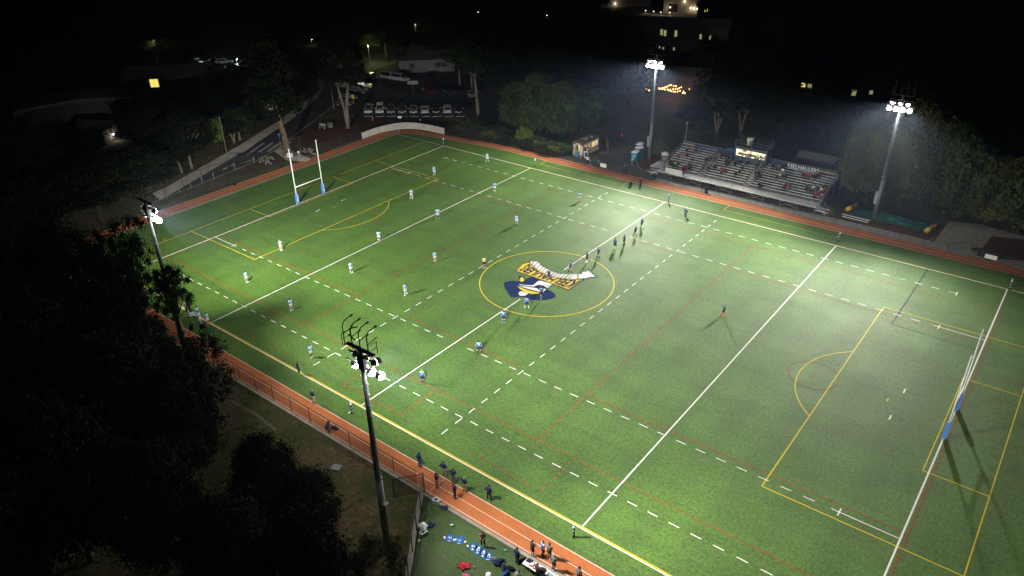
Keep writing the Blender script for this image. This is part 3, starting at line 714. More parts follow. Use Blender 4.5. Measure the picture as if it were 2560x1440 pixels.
# sky blue team, all waiting for the kick
gA = 'players in hooped light blue jerseys and white shorts'
for u, v, pn, fa, sk, hr, lab, sock, shoe in [
 (1218, 405, 'wide', -20, 0, 2, 'light blue player standing widest apart by the far touchline at the top of the pitch', 'white', 'white'),
 (1086, 438, 'stand', -60, 0, 2, 'light blue player inside the far side of the yellow box at the left end', K_SKY, 'white'),
 (1029, 497, 'akimbo', -70, 0, 2, 'light blue player with hands on hips between the yellow arc and box corner', 'white', 'white'),
 (1237, 479, 'crossed', -40, 2, 0, 'dark skinned light blue player on the far part of the left solid white line', 'white', 'white'),
 (1095, 546, 'akimbo', -50, 1, 0, 'light blue player with hands on hips just right of the left solid white line', 'black', 'white'),
 (1449, 504, 'front', -60, 1, 0, 'light blue player beside the far row of white dashes near the dashed ten metre line', K_SKY, 'black'),
 (1292, 562, 'stand', -70, 1, 1, 'light blue player alone in the middle between the white line and far dashed line', K_SKY, 'blue'),
 (948, 603, 'point', 130, 2, 0, 'light blue player with one arm out standing on the left solid white line', 'white', 'red'),
 (703, 626, 'crossed', 10, 0, 2, 'light blue player by the front corner of the yellow box at the left end', 'white', 'white'),
 (1088, 655, 'stand', -20, 1, 0, 'light blue player with orange shoes in the middle of the left half', 'white', 'orange'),
 (879, 682, 'front', -10, 1, 0, 'light blue player right of the left white line with long white socks', 'white', 'white'),
 (618, 706, 'stand', 20, 1, 0, 'light blue player between the orange line and the near left corner', K_SKY, 'white'),
 (1014, 737, 'wide', 20, 0, 0, 'light blue player nearest the end of the dashed line below the orange line', K_SKY, 'white'),
 (729, 776, 'stand', 0, 1, 0, 'light blue player between the orange line and the near row of white dashes', K_SKY, 'white'),
 (779, 893, 'front', 10, 2, 0, 'dark skinned light blue player nearest the tall black mast at the near side', 'black', 'white')]:
    person(u, v, pn, fa, lab, ('jersey', K_SKY), ('shorts', 'white'), shoe, sock, ('hair', hr), sk, group=gA)
gB = 'players in navy jerseys spread along the halfway line'
for u, v, pn, fa, sk, hd_, lab, kitm, sock, shoe, num in [
 (1714, 541, 'ready', 190, 2, ('hair', 0), 'navy player bent forward with hands on knees near the far touchline', K_NAVY, 'navy', 'black', None),
 (1604, 571, 'walk', 180, 1, ('hair', 0), 'navy player farthest up the halfway line wearing white socks', K_NAVY, 'white', 'black', None),
 (1588, 590, 'walk', 190, 0, ('hair', 2), 'blond navy player, second from the far end of the halfway line', K_NAVY, 'navy', 'black', None),
 (1560, 613, 'stand', 175, 0, ('hair', 1), 'navy player standing just behind the one who points by the halfway line', K_NAVY, 'navy', 'black', None),
 (1537, 623, 'point', 100, 1, ('hair', 0), 'navy player pointing with a straight arm and wearing bright lime shoes', K_NAVY, 'lime', 'lime', None),
 (1496, 645, 'walk', 185, 0, ('hair', 1), 'navy player walking right above the edge of the yellow circle', K_NAVY, 'navy', 'navy', None),
 (1467, 657, 'stand', 180, 0, ('hair', 1), 'navy player standing on the edge of the yellow circle by the halfway line', K_NAVY, 'white', 'white', None),
 (1426, 680, 'wide', 260, 0, ('hair', 0), 'navy player inside the circle above the tail of the white ribbon', K_NAVY, 'navy', 'black', None),
 (1372, 702, 'run', 150, 0, ('hair', 2), 'blond navy player standing over the white ribbon of the painted emblem', K_NAVY, 'navy', 'white', None),
 (1354, 747, 'run', 130, 0, ('hair', 1), 'navy player running across the blue hat of the painted emblem', K_NAVY, 'navy', 'white', None),
 (1317, 772, 'wide', 120, 0, ('hair', 0), 'blue shirted player numbered one with back turned just below the painted emblem', K_BLUE, 'white', 'black', '1'),
 (1259, 807, 'stand', 125, 0, ('hair', 1), 'blue shirted player with white shoes below the circle beside the halfway line', K_BLUE, 'navy', 'white', '9'),
 (1198, 884, 'akimbo', 120, 0, ('hair', 0), 'blue shirted player with hands on hips by the near row of dashes', K_BLUE, 'navy', 'red', '13'),
 (1057, 958, 'stand', 130, 0, ('cap', 'green'), 'navy player in a bright green scrum cap on the near orange line', K_BLUE, 'navy', 'red', '5'),
 (1808, 791, 'walk', 200, 0, ('hair', 2), 'navy player with bright orange socks and shoes alone in the right half', K_NAVY, 'orange', 'orange', None)]:
    person(u, v, pn, fa, lab, ('jersey', kitm), ('shorts', 'navy'), shoe, sock, hd_, sk, group=gB, num=num)
person(1211, 670, 'crossed', -20, 'referee in a pale yellow shirt and black shorts left of the yellow circle', ('jersey', 'yellow'), ('shorts', 'black'), 'white', 'black', ('hair', 1), 0)
# group by the near left touchline
person(468, 782, 'stand', 40, 'person in a grey hoodie at the left of the group by the near touchline', ('jacket', 'grey'), ('trousers', 'black'), 'tan', None, ('hair', 1), 1)
person(477, 783, 'front', 20, 'person in a dark jacket holding an orange bib behind the crouching player', ('jacket', 'black'), ('trousers', 'black'), 'black', None, ('hair', 0), 1)
person(484, 795, 'allfours', 20, 'light blue player down on hands and knees beside the near touchline', ('jersey', K_SKY), ('shorts', 'white'), 'black', 'blue', ('hair', 0), 2)
person(498, 795, 'phone', 30, 'curly haired light blue player with raised hands behind another by the touchline', ('jersey', K_SKY), ('shorts', 'white'), 'white', None, ('hair', 0), 2)
person(502, 808, 'front', 30, 'light blue player clapping beside the padded navy marker post', ('jersey', K_SKY), ('shorts', 'white'), 'white', None, ('hair', 0), 1)
person(521, 811, 'stand', 10, 'light blue player standing at the end of the left white line on the touchline', ('jersey', K_SKY), ('shorts', 'white'), 'white', None, ('hair', 0), 1)
person(478, 826, 'crouch', 60, 'person in black crouching in the shade of the tree by the near touchline', ('jacket', 'black'), ('trousers', 'black'), 'black', None, ('cap', 'black'), 1)
# near side staff
person(748, 935, 'front', 75, 'person in dark navy sportswear standing on the touchline left of the black mast', ('jersey', 'navy'), ('trousers', 'navy'), 'lime', None, ('hair', 1), 1)
person(785, 1008, 'front', 90, 'grey haired person in navy top and khaki trousers at the edge of the track', ('jacket', 'navy'), ('trousers', 'khaki'), 'black', None, ('hair', 3), 0)
gC = 'staff in navy tops along the near straight'
for u, v, pn, fa, top, leg, hd_, lab in [
 (1050, 1168, 'stand', 95, 'navy', 'denim', ('hood', 'navy'), 'hooded person in navy top and blue jeans, first of the staff from the left'),
 (1111, 1190, 'akimbo', 100, 'navy', 'khaki', ('hair', 0), 'person in navy top and pale khaki trousers on the grass edge above the phone user'),
 (1092, 1218, 'phone', 60, 'navy', 'tan', ('hair', 0), 'person on the track holding a phone up, wearing navy and tan'),
 (1134, 1208, 'phone', 95, 'navy', 'grey', ('hair', 0), 'person in navy top and grey trousers at the inner edge of the track'),
 (1162, 1229, 'front', 95, 'navy', 'khaki', ('hair', 3), 'person with a yellow collar, navy top and khaki trousers at the track edge'),
 (1137, 1245, 'crossed', 60, 'navy', 'black', ('cap', 'maroon'), 'person in all dark clothes and cap in the middle of the track'),
 (1223, 1250, 'akimbo', 95, 'navy', 'black', ('hair', 0), 'person in navy top and black trousers alone on the grass beyond the track')]:
    person(u, v, pn, fa, lab, ('jacket', top), ('trousers', leg), 'black', None, hd_, 1, group=gC)
person(1208, 1366, 'front', -50, 'shirtless person with mint green shoes beside the row of blue shirts', (None, 'navy'), ('trousers', 'black'), 'teal', None, ('hair', 1), 1)
person(1293, 1408, 'stand', 80, 'person in dark navy tracksuit beside the white table', ('jacket', 'navy'), ('trousers', 'navy'), 'black', None, ('hair', 0), 1)
gD = 'substitutes on the track above the white table'
person(1331, 1389, 'phone', 70, 'substitute in a grey shirt and black shorts at the kerb above the white table', ('jersey', 'dark grey'), ('shorts', 'black'), 'white', None, ('hair', 1), 1, group=gD)
person(1357, 1391, 'stand', 60, 'substitute in a blue jersey and shorts between two grey shirted substitutes', ('jersey', K_BLUE), ('shorts', 'navy'), 'black', 'navy', ('hair', 0), 0, group=gD)
person(1373, 1396, 'crossed', 80, 'substitute in a long grey coat right of the blue jersey substitute', ('jacket', 'grey'), ('shorts', 'dark grey'), 'white', None, ('hair', 1), 1, group=gD)
person(1384, 1425, 'crossed', 75, 'substitute in a grey coat with back turned nearest the white table end', ('jacket', 'grey'), ('shorts', 'dark grey'), 'black', None, ('hair', 3), 0, group=gD)
person(1447, 1456, 'stand', 80, 'dark haired person at the very bottom edge on the track', ('jacket', 'grey'), ('trousers', 'black'), 'black', None, ('hair', 0), 1)
person(1287, 1452, 'lean', 60, 'person in grey bending over bags beside the table', ('jacket', 'grey'), ('trousers', 'black'), 'black', None, ('hair', 1), 0, base=G(1287, 1446, .42))
person(1343, 1448, 'stand', 60, 'dark haired person reaching over the near side of the white table', ('jacket', 'dark grey'), ('trousers', 'black'), 'black', None, ('hair', 0), 1)
# far side
person(1577, 466, 'crouch', -110, 'photographer in black crouching on the grass at the end of the yellow box', ('jacket', 'black'), ('trousers', 'black'), 'black', None, ('cap', 'black'), 0)
person(1601, 466, 'stand', -120, 'person in maroon standing on the grass beside the crouching photographer', ('jacket', 'maroon'), ('trousers', 'black'), 'black', None, ('hair', 1), 0)
person(1561, 433, 'walk', -70, 'person in black top with pale cap walking on the track before the yard', ('jacket', 'olive'), ('trousers', 'black'), 'black', None, ('hair', 1), 0)
person(1567, 434, 'walk', -70, 'person in navy walking beside another on the track before the yard', ('jacket', 'navy'), ('trousers', 'black'), 'black', None, ('hair', 0), 1)
person(1469, 412, 'stand', -80, 'person in a white top and black trousers on the track by the food hut', ('jacket', 'white'), ('trousers', 'black'), 'white', None, ('hair', 0), 1)
person(1476, 413, 'crossed', -80, 'person in black top and grey trousers beside the white topped one', ('jacket', 'black'), ('trousers', 'grey'), 'white', None, ('cap', 'tan'), 0)
person(1498, 412, 'lean', -80, 'person in blue leaning on the fence by the white sign', ('jacket', 'blue'), ('trousers', 'black'), 'black', None, ('hair', 3), 0, base=G(1498, 409, .42))
person(1463, 390, 'phone', 165, 'person in dark clothes reaching up at the food hut window', ('jacket', 'black'), ('trousers', 'black'), 'black', None, ('hair', 0), 1)
person(1442, 384, 'stand', -90, 'person standing in the open doorway of the food hut', ('jacket', 'dark grey'), ('trousers', 'black'), 'black', None, ('hair', 0), 1)
person(1554, 352, 'walk', -80, 'person in a red and white top far up the yard path', ('jacket', 'red'), ('trousers', 'black'), 'black', None, ('hair', 1), 0)
person(1562, 401, 'stand', -60, 'person in a long navy coat left of the portable toilets', ('jacket', 'navy'), ('trousers', 'navy'), 'black', None, ('hair', 0), 1)
person(1568, 402, 'stand', -110, 'person in black close behind the navy coat by the portable toilets', ('jacket', 'black'), ('trousers', 'black'), 'black', None, ('hair', 0), 1)

# ================================================================ STAND
SX0, SX1, DZ = -6.9, 21.6, 1.10
def rowyz(i): return 45.9+.74*i, 1.52+.185*i
st = empty('grandstand', (0, 0, 0), 'long aluminium bleacher stand with open benches and a navy back banner', 'grandstand')
def part(mb, name, mat, parent=st, smooth=False): return mb.build(name, mat, parent, smooth)
part(MB().box(((SX0+SX1)/2, 44.4, DZ-.05), (SX1-SX0, 1.9, .10)), 'deck', ALU)
secs = [(SX0+.1, .0), (1.2, 8.4), (9.6, SX1-.1)]
NR = 10
for i in range(NR):
    y, z = rowyz(i)
    fb = MB()
    fb.box(((SX0+SX1)/2, y-.30, z-.44), (SX1-SX0, .34, .05)); part(fb, 'footboard', ALUD)
    for a, b_ in secs: part(MB().box(((a+b_)/2, y, z-.02), (b_-a, .25, .05)), 'bench_seat', ALU2)
for k in range(11):                                            # steel frames under the benches
    x = SX0+.2+(SX1-SX0-.4)*k/10; f = MB()
    f.cyl((x, 43.55, -.05), (x, 43.55, DZ-.1), .045, n=6); f.cyl((x, 45.3, -.05), (x, 45.3, DZ-.1), .045, n=6)
    f.cyl((x, 52.7, -.05), (x, 52.7, 2.6), .05, n=6); f.cyl((x, 49, -.05), (x, 49, 1.9), .045, n=6); f.cyl((x, 43.5, DZ-.15), (x, 45.4, DZ-.15), .045, n=6); f.cyl((x, 45.3, .95), (x, 52.8, 2.7), .05, n=6)
    f.cyl((x, 45.3, .05), (x, 49, 1.8), .03, n=5); part(f, 'steel_frame', STEEL)
    if k < 10 and k % 2 == 0:
        x2 = SX0+.2+(SX1-SX0-.4)*(k+1)/10; part(MB().cyl((x, 43.55, .05), (x2, 43.55, DZ-.2), .025, n=5), 'brace', STEEL); part(MB().cyl((x, 43.58, DZ-.2), (x2, 43.58, .05), .025, n=5), 'brace', STEEL)
def railing(pts, name='guard_rail', step=2.1, hh=1.05, mids=(.55,), r=.028):
    m_ = MB()
    for a, b_ in zip(pts[:-1], pts[1:]):
        a, b_ = Vector(a), Vector(b_); L_ = (b_-a).length; n = max(1, round(L_/step))
        for q in (hh,)+tuple(mids): m_.cyl(a+Vector((0, 0, q)), b_+Vector((0, 0, q)), r, n=6)
        for k in range(n+1): p = a+(b_-a)*(k/n); m_.cyl(p, p+Vector((0, 0, hh)), r, n=6)
    return part(m_, name, STEEL)
railing([(SX0, 43.5, DZ), (SX1, 43.5, DZ)])
ry, rz_ = rowyz(NR-1)
railing([(SX1, 45.4, DZ), (SX1, 52.7, rz_-.35)], mids=(.35, .7)); railing([(SX0, 45.4, DZ), (SX0, 52.7, rz_-.35)], mids=(.35, .7))
back = MB(); back.box(((SX0+SX1)/2, 53.05, 3.45), (SX1-SX0, .05, 1.15)); part(back, 'back_banner', M('banner_navy', (.018, .030, .085), .6, var=.15, scale=2))
part(MB().cyl((SX0, 53, 4.10), (SX1, 53, 4.10), .045, n=6), 'top_rail', STEEL)
part(MB().box((19.9, 53.01, 3.62), (3.2, .02, .16)), 'yellow_stripe', LYEL); part(MB().box((-5.6, 53.01, 3.62), (2.2, .02, .16)), 'yellow_stripe', LYEL)
for s, x, z, hh, mat_ in (('KEELHAULERS', 15.7, 3.50, 1.02, PWHITE), ('CAL MARITIME', -1.6, 3.52, .50, M('faded_letters', (.34, .38, .46), .6))):
    me = text_mesh(s, hh, .01)
    xs_ = [v.co.x for v in me.vertices]; wdt = max(xs_)-min(xs_); target = 5.3 if x > 5 else 3.3
    for v in me.vertices: v.co = (v.co.x*target/wdt, -v.co.z-.03, v.co.y)
    me.materials.append(mat_); o = bpy.data.objects.new('lettering', me); C.objects.link(o); o.parent = st; o.location = (x, 53.0, z)
for ax in (.6, 9.0):                                           # aisle steps with handrails
    for i in range(NR):
        y, z = rowyz(i); part(MB().box((ax, y-.24, z-.22), (1.0, .30, .05)), 'aisle_step', ALU)
    for a, b_ in ((2, 4), (6, 8)):
        ya, za = rowyz(a); yb_, zb = rowyz(b_); m_ = MB()
        m_.path([(ax, ya-.2, za-.3), (ax, ya-.2, za+.55), (ax, yb_-.2, zb+.55), (ax, yb_-.2, zb-.3)], .03); m_.cyl((ax, ya-.2, za+.2), (ax, yb_-.2, zb+.2), .03, n=6); part(m_, 'handrail', M('worn_yellow_rail', (.62, .56, .36), .5))
# wheelchair bays: gaps with a small rail in the first rows
for x in (-3.5, 3.6, 12.5): railing([(x, 46.0, DZ+.1), (x, 45.2, DZ+.0)], 'guard_rail', 1, .9)
# end stairs
for sx, x0_ in ((1, SX1), (-1, SX0)):
    m_ = MB()
    for k in range(5): m_.box((x0_+sx*(.18+.30*k), 44.3, DZ-.20-.2*k), (.28, 1.3, .04))
    m_.box((x0_+sx*.85, 43.68, .55), (1.9, .04, .18)).box((x0_+sx*.85, 44.92, .55), (1.9, .04, .18)); part(m_, 'stairs', ALU)
    for yy in (43.62, 44.98): railing([(x0_, yy, DZ), (x0_+sx*1.6, yy, 0), (x0_+sx*2.1, yy, 0)], 'stair_rail', 1.2, .95)
railing([(SX0-.1, 45.2, DZ), (SX0-1.0, 46.6, DZ), (SX0-1.0, 48.5, DZ)], 'ramp_rail', 1.2); 
m_ = MB(); m_.box((-8.0, 46.6, DZ-.05), (2.2, 3.2, .08)); part(m_, 'side_landing', ALU)
# banner cloths hung on the front rail
bn = MB(); bn.add([(x, 43.46+.03*math.sin(x*9), z) for z in (DZ+.15, DZ+1.02) for x in [-5.2+.2*i for i in range(17)]], [(i, i+1, 17+i+1, 17+i) for i in range(16)])
tag(bn.build('cloth_banner', M('white_sheet', (.66, .64, .64), .8, var=.05)), 'white cloth banner with small marks hung on the left of the stand front rail', 'banner')
# announcer box
PBX0, PBX1, PBY = 3.9, 9.75, 51.6
pb = empty('announcer_box', ((PBX0+PBX1)/2, 52.9, 2.9), 'dark navy announcer box with two lit windows and railed roof atop the stand', 'announcer box')
def bp_(mb, name, mat): 
    o = mb.build(name, mat, pb); o.matrix_parent_inverse = Matrix.Translation(-Vector(pb.location)); return o
WC = M('box_blue_grey', (.050, .066, .10), .6, var=.1, scale=2); IN = M('cream_interior', (.72, .66, .50), .8)
cx = (PBX0+PBX1)/2; W_ = PBX1-PBX0; Z0, Z1_ = 2.3, 5.6; wz0, wz1 = 3.95, 5.15
sh = MB(); sh.box((cx, PBY, (Z0+wz0)/2), (W_, .1, wz0-Z0)).box((cx, PBY, (wz1+Z1_)/2), (W_, .1, Z1_-wz1))
for x, ww in ((PBX0+.13, .26), (cx, .24), (PBX1-.13, .26)): sh.box((x, PBY, (wz0+wz1)/2), (ww, .1, wz1-wz0))
sh.box((PBX0+.03, PBY+1.35, (Z0+Z1_)/2), (.06, 2.6, Z1_-Z0)).box((PBX1-.03, PBY+1.35, (Z0+Z1_)/2), (.06, 2.6, Z1_-Z0)).box((cx, PBY+2.68, (Z0+Z1_)/2), (W_, .06, Z1_-Z0))
bp_(sh, 'wall', WC)
bp_(MB().box((cx, PBY+1.3, Z1_+.06), (W_+.2, 2.9, .12)), 'roof', WC)
inn = MB(); inn.box((cx, PBY+2.60, 4.3), (W_-.2, .05, 2.3)).box((PBX0+.10, PBY+1.3, 4.3), (.05, 2.5, 2.3)).box((PBX1-.10, PBY+1.3, 4.3), (.05, 2.5, 2.3)).box((cx, PBY+1.35, 3.15), (W_-.2, 2.4, .05)).box((cx, PBY+1.3, Z1_-.08), (W_-.2, 2.5, .04))
bp_(inn, 'interior', IN)
bp_(MB().box((cx, PBY+.45, 3.85), (W_-.3, .55, .05)), 'counter', PWHITE)
ct = MB()
for x, zz, ww in ((5.3, .2, .25), (6.0, .14, .4), (6.4, .2, .2), (7.6, .2, .4), (8.1, .3, .35), (8.7, .16, .5), (9.3, .2, .2)): ct.box((x, PBY+.45, 3.88+zz/2), (ww, .25, zz))
bp_(ct, 'equipment', M('dark_kit', (.05, .035, .03), .6))
bp_(MB().box((4.75, PBY+2.5, 4.5), (.7, .06, 1.1)), 'inner_door', DARKG)
GL = M('window_glass', (.9, .95, 1), .05, alpha=.06)
for a, b_ in ((PBX0+.26, cx-.12), (cx+.12, PBX1-.26)):
    bp_(MB().box(((a+b_)/2, PBY, (wz0+wz1)/2), (b_-a, .02, wz1-wz0)), 'window', GL)
    bp_(MB().box(((a+b_)/2, PBY-.02, (wz0+wz1)/2), (.05, .06, wz1-wz0)).box(((a+b_)/2, PBY-.02, wz0), (b_-a, .07, .05)), 'window_frame', DARKG)
for x in (cx-1.4, cx+1.4):
    ld = bpy.data.lights.new('ceiling_lamp', 'POINT'); ld.energy = 300; ld.color = (1, .86, .58); ld.shadow_soft_size = .25
    l = bpy.data.objects.new('ceiling_lamp', ld); C.objects.link(l); l.parent = pb; l.matrix_parent_inverse = Matrix.Translation(-Vector(pb.location)); l.location = (x, PBY+1.3, 5.1)
rr = MB(); y0, y1, z = PBY-.05, PBY+2.6, Z1_+.12
for q in (.5, 1.0): rr.path([(PBX0, y0, z+q), (PBX1, y0, z+q), (PBX1, y1, z+q), (PBX0, y1, z+q), (PBX0, y0, z+q)], .03)
for p in ((PBX0, y0), (cx, y0), (PBX1, y0), (PBX1, y1), (cx, y1), (PBX0, y1), (PBX1, PBY+1.3)): rr.cyl((*p, z), (*p, z+1.03), .035, n=6)
bp_(rr, 'roof_rail', STEEL)
sp = MB().add([(PBX0-.1, 50.6, 2.9), (PBX0-.1, 53, 2.9), (PBX0-.1, 53, 4.4), (PBX0-.1, 51.4, 4.4), (PBX0-.1, 50.6, 3.6)], [(0, 1, 2, 3, 4)]).box((2.9, 53, 3.9), (2.0, .05, 1.4))
part(sp, 'stair_screen', M('banner_blue', (.02, .05, .16), .6))
for k, x in enumerate((5.95, 6.35, 6.7)): person(0, 0, ('stand', 'crossed', 'phone')[k], -90, 'person in %s on the announcer box roof, %s of three' % (('white overalls', 'white coat', 'dark blue jacket')[k], ('leftmost', 'middle', 'rightmost')[k]), ('jacket', ('white', 'white', 'navy')[k]), ('trousers', ('white', 'grey', 'navy')[k]), 'black', None, ('hair', k % 3), 0, base=Vector((x, PBY+.55+.2*k, Z1_+.13)))
for k, (x, c_) in enumerate(((6.1, 'maroon'), (6.45, 'black'), (7.7, 'teal'), (8.3, 'dark grey'), (9.0, 'tan'))): person(0, 0, 'sit', -90, 'person in %s top seated behind the lit announcer box window, %s from the left' % (c_, ('first', 'second', 'third', 'fourth', 'fifth')[k]), ('jacket', c_), ('trousers', 'black'), 'black', None, ('hair', k % 2), k % 2, base=Vector((x, PBY+1.15, 3.6)), group='people inside the announcer box')

# spectators: pixel of the hips in the photo, clothes colour; each sits on the bench row behind that point
Zm = lambda ox, oy, s, L_: [(ox+x/s, oy+y/s, c) for x, y, c in L_]
SP = Zm(1640, 340, 10.667, [(820,370,'dark'),(1000,400,'tan'),(1045,370,'black'),(1160,400,'grey'),(690,500,'red'),(745,510,'pink'),(840,520,'navy'),(600,540,'denim'),(980,640,'black'),(915,770,'black'),(905,830,'navy'),
 (380,740,'black'),(440,710,'brown'),(500,760,'white'),(560,760,'black'),(470,780,'navy'),(740,880,'maroon'),(815,885,'red'),(890,890,'black'),(1345,620,'black'),(1405,620,'tan'),(1450,620,'brown'),(1500,610,'dark'),
 (1680,520,'tan'),(1750,545,'black'),(1810,530,'dark'),(1900,540,'brown'),(1950,560,'dark'),(1875,700,'black'),(1905,740,'navy'),(1965,730,'dark'),(2020,720,'tan'),(2090,730,'black'),(1270,810,'olive'),(1410,840,'dark'),
 (1580,830,'black'),(1680,830,'white'),(1780,930,'red'),(1865,940,'maroon'),(2295,670,'dark'),(2480,680,'black'),(2290,860,'navy'),(2130,1000,'black'),(2220,1010,'dark')])
SP += Zm(1840, 330, 9.474, [(500,790,'dark'),(570,780,'black'),(650,800,'grey'),(870,840,'black'),(930,830,'dark'),(990,870,'tan'),(1060,870,'black'),(1115,900,'white'),(450,1010,'navy'),(540,1000,'black'),(470,1090,'brown'),(570,1070,'dark'),
 (980,1070,'dark'),(1040,1070,'white'),(1110,1060,'black'),(1150,1050,'dark'),(1580,1060,'maroon'),(1640,1060,'red'),(1700,1060,'red'),(1760,1050,'maroon'),(1830,1050,'black'),(1900,1050,'maroon'),(1945,1035,'maroon'),(540,1300,'black'),(605,1320,'dark'),
 (1190,1260,'maroon'),(1280,1270,'red'),(1140,1330,'dark'),(1220,1340,'grey'),(1680,1340,'black'),(1740,1380,'dark'),(1830,1370,'white'),(1995,1350,'red'),(2050,1310,'dark'),(1880,1400,'grey'),(1940,1390,'black')])
SP += Zm(1640, 320, 5.333, [(2000,835,'black'),(2095,830,'grey'),(2180,820,'white'),(2230,790,'dark'),(2130,900,'red'),(2220,905,'pink'),(2160,850,'black'),(2060,850,'brown'),(2110,930,'navy')])
CL['dark'] = CL['dark grey']
rows = {}
for u, v, c in SP:
    best = min(range(NR), key=lambda i: abs(AY(u, v, rowyz(i)[0]-.0).z-(rowyz(i)[1]+.17)))
    x = AY(u, v, rowyz(best)[0]).x; rows.setdefault(best, []).append([min(max(x, SX0+.3), SX1-.3), c])
ORD = ['first', 'second', 'third', 'fourth', 'fifth', 'sixth', 'seventh', 'eighth', 'ninth', 'tenth', 'eleventh', 'twelfth', 'thirteenth', 'fourteenth', 'fifteenth', 'sixteenth']
comb = {}
def spect_mesh(pn):
    if pn in comb: return comb[pn]
    V, N, F, T, d = PD[pn]; me = bpy.data.meshes.new('spectator_'+pn); cl = {'torso': 1, 'uarm': 1, 'larm': 1, 'hips': 2, 'thigh': 2, 'lthigh': 2, 'knee': 2, 'shin': 2, 'foot': 3, 'scalp': 4}
    me.from_pydata([tuple(v) for v in V], [], F)
    for i in range(5): me.materials.append(None)
    me.polygons.foreach_set('material_index', [cl.get(t, 0) for t in T]); me.polygons.foreach_set('use_smooth', [True]*len(F)); me.update(); comb[pn] = me; return me
for r in sorted(rows):
    L_ = sorted(rows[r], key=lambda a: a[0])
    for i in range(1, len(L_)):
        if L_[i][0]-L_[i-1][0] < .52: L_[i][0] = L_[i-1][0]+.52
    for i, (x, c) in enumerate(L_):
        pn = rnd.choice(['sit', 'sit', 'lean']); y, z = rowyz(r)
        if r >= 8 and PBX0-.3 < x < PBX1+.3: y, z = rowyz(7)
        o = bpy.data.objects.new('person', spect_mesh(pn)); C.objects.link(o); o.location = (x, y, z+.005); o.rotation_euler = (0, 0, R(-180+rnd.uniform(-25, 25)))
        k = rnd.uniform(.92, 1.03); o.scale = (k, k, k)
        mats = [rnd.choice(SKINS[:2]), CL[c], CL[rnd.choice(['black', 'denim', 'dark', 'navy', 'khaki', 'grey', 'black'])], CL[rnd.choice(['white', 'black', 'brown'])], rnd.choice(HAIRS[:3])]
        for s_, m_ in zip(o.material_slots, mats): s_.link = 'OBJECT'; s_.material = m_
        tag(o, 'spectator in %s on the %s bench row up, %s from the left' % ({'dark': 'dark grey'}.get(c, c), ORD[r], ORD[i] if i < 16 else 'last'), 'person', 'spectators sitting in the stand')
person(0, 0, 'walk', 10, 'person in a tan top walking on the left end of the stand deck', ('jacket', 'tan'), ('trousers', 'dark grey'), 'black', None, ('hair', 1), 0, base=Vector((-5.7, 44.0, DZ+.01)))
person(0, 0, 'walk', 0, 'person walking on the stand deck behind the white cloth banner', ('jacket', 'maroon'), ('trousers', 'dark grey'), 'teal', None, ('hair', 0), 0, base=Vector((-2.0, 43.9, DZ+.01)))
#SECTION4
# ================================================================ GOALS AND MARKERS
def goal(x, label, side):
    t = empty('rugby_goal', (x, .05, 0), label, 'goal posts', 'white rugby goals')
    for y in (-2.80, 2.80):
        MB().cyl((0, y, -.05), (0, y, 9.75), .095, .075, 12).build('post', PWHITE, t, True)
        pd = MB(); pd.prism([(-.21, y-.19), (.21, y-.19), (.21, y+.19), (-.21, y+.19)], .02, 1.9); pd.build('post_pad', PBLUE, t)
        lg = MB(); lg.add([(-.215*side, y-.10, 1.45), (-.215*side, y+.10, 1.45), (-.215*side, y, 1.8)], [(0, 1, 2)]); lg.add([(-.215*side, y-.05, .5), (-.215*side, y+.05, .5), (-.215*side, y+.05, 1.3), (-.215*side, y-.05, 1.3)], [(0, 1, 2, 3)])
        lg.build('pad_emblem', PWHITE, t)
    MB().cyl((0, -2.8, 3.0), (0, 2.8, 3.0), .085, n=12).build('crossbar', PWHITE, t, True)
goal(-50.05, 'tall white rugby goal with blue padded posts at the left goal line', -1)
goal(50.05, 'tall white rugby goal with blue padded posts at the right goal line', 1)
ROLL = kit('marker_roll', [(.014, .03, .10), (.68, .70, .74)], [(0, 0), (.25, 1), (.33, 0), (.55, 1), (.62, 0), (.86, 1)])
for u, v, lab in ((1109, 363, 'padded marker post on the left goal line at the far touchline'), (1338, 416, 'padded marker post at the far end of the left white line'), (1671, 506, 'padded marker post at the far end of the halfway line'),
  (2096, 604, 'padded marker post beside the yellow box corner at the far side'), (2523, 724, 'padded marker post on the right goal line corner'), (1434, 1343, 'padded navy marker post at the near end of the right white line'),
  (880, 1034, 'padded marker post left of the tall black mast with a white ball beside it'), (505, 822, 'padded marker post among the group at the near left'), (999, 336, 'padded marker post at the farthest corner of the turf'), (301, 686, 'padded marker post at the near left corner of the pitch')):
    t = empty('marker_post', tuple(G(u, v)), lab, 'marker post', 'padded marker posts round the pitch')
    MB().cyl((0, 0, 0), (0, 0, 1.35), .10, .10, 10).build('post_pad', ROLL, t, True)
    MB().cyl((0, 0, 1.35), (0, 0, 1.62), .10, .03, 10).build('post_top', PWHITE, t, True)
def ball(u, v, lab, r=(.15, .105, .105), cat='rugby ball'):
    g = G(u, v); o = MB().ell((0, 0, r[2]), r, 14, 10).build('rugby_ball', PWHITE, None, True, (g.x, g.y, .01)); o.rotation_euler = (0, 0, rnd.uniform(0, 3)); tag(o, lab, cat)
    MB().cyl((-.02, 0, r[2]), (.02, 0, r[2]), r[2]*1.03, n=14).build('seam', NAVY, o)
ball(874, 1034, 'white ball at the foot of the marker post by the black mast'); ball(1130, 1315, 'white oval ball lying alone on the bench area turf'); ball(1048, 1354, 'pale ball resting against the low kerb wall'); ball(1371, 688, 'white oval ball on the painted ribbon at the centre spot')

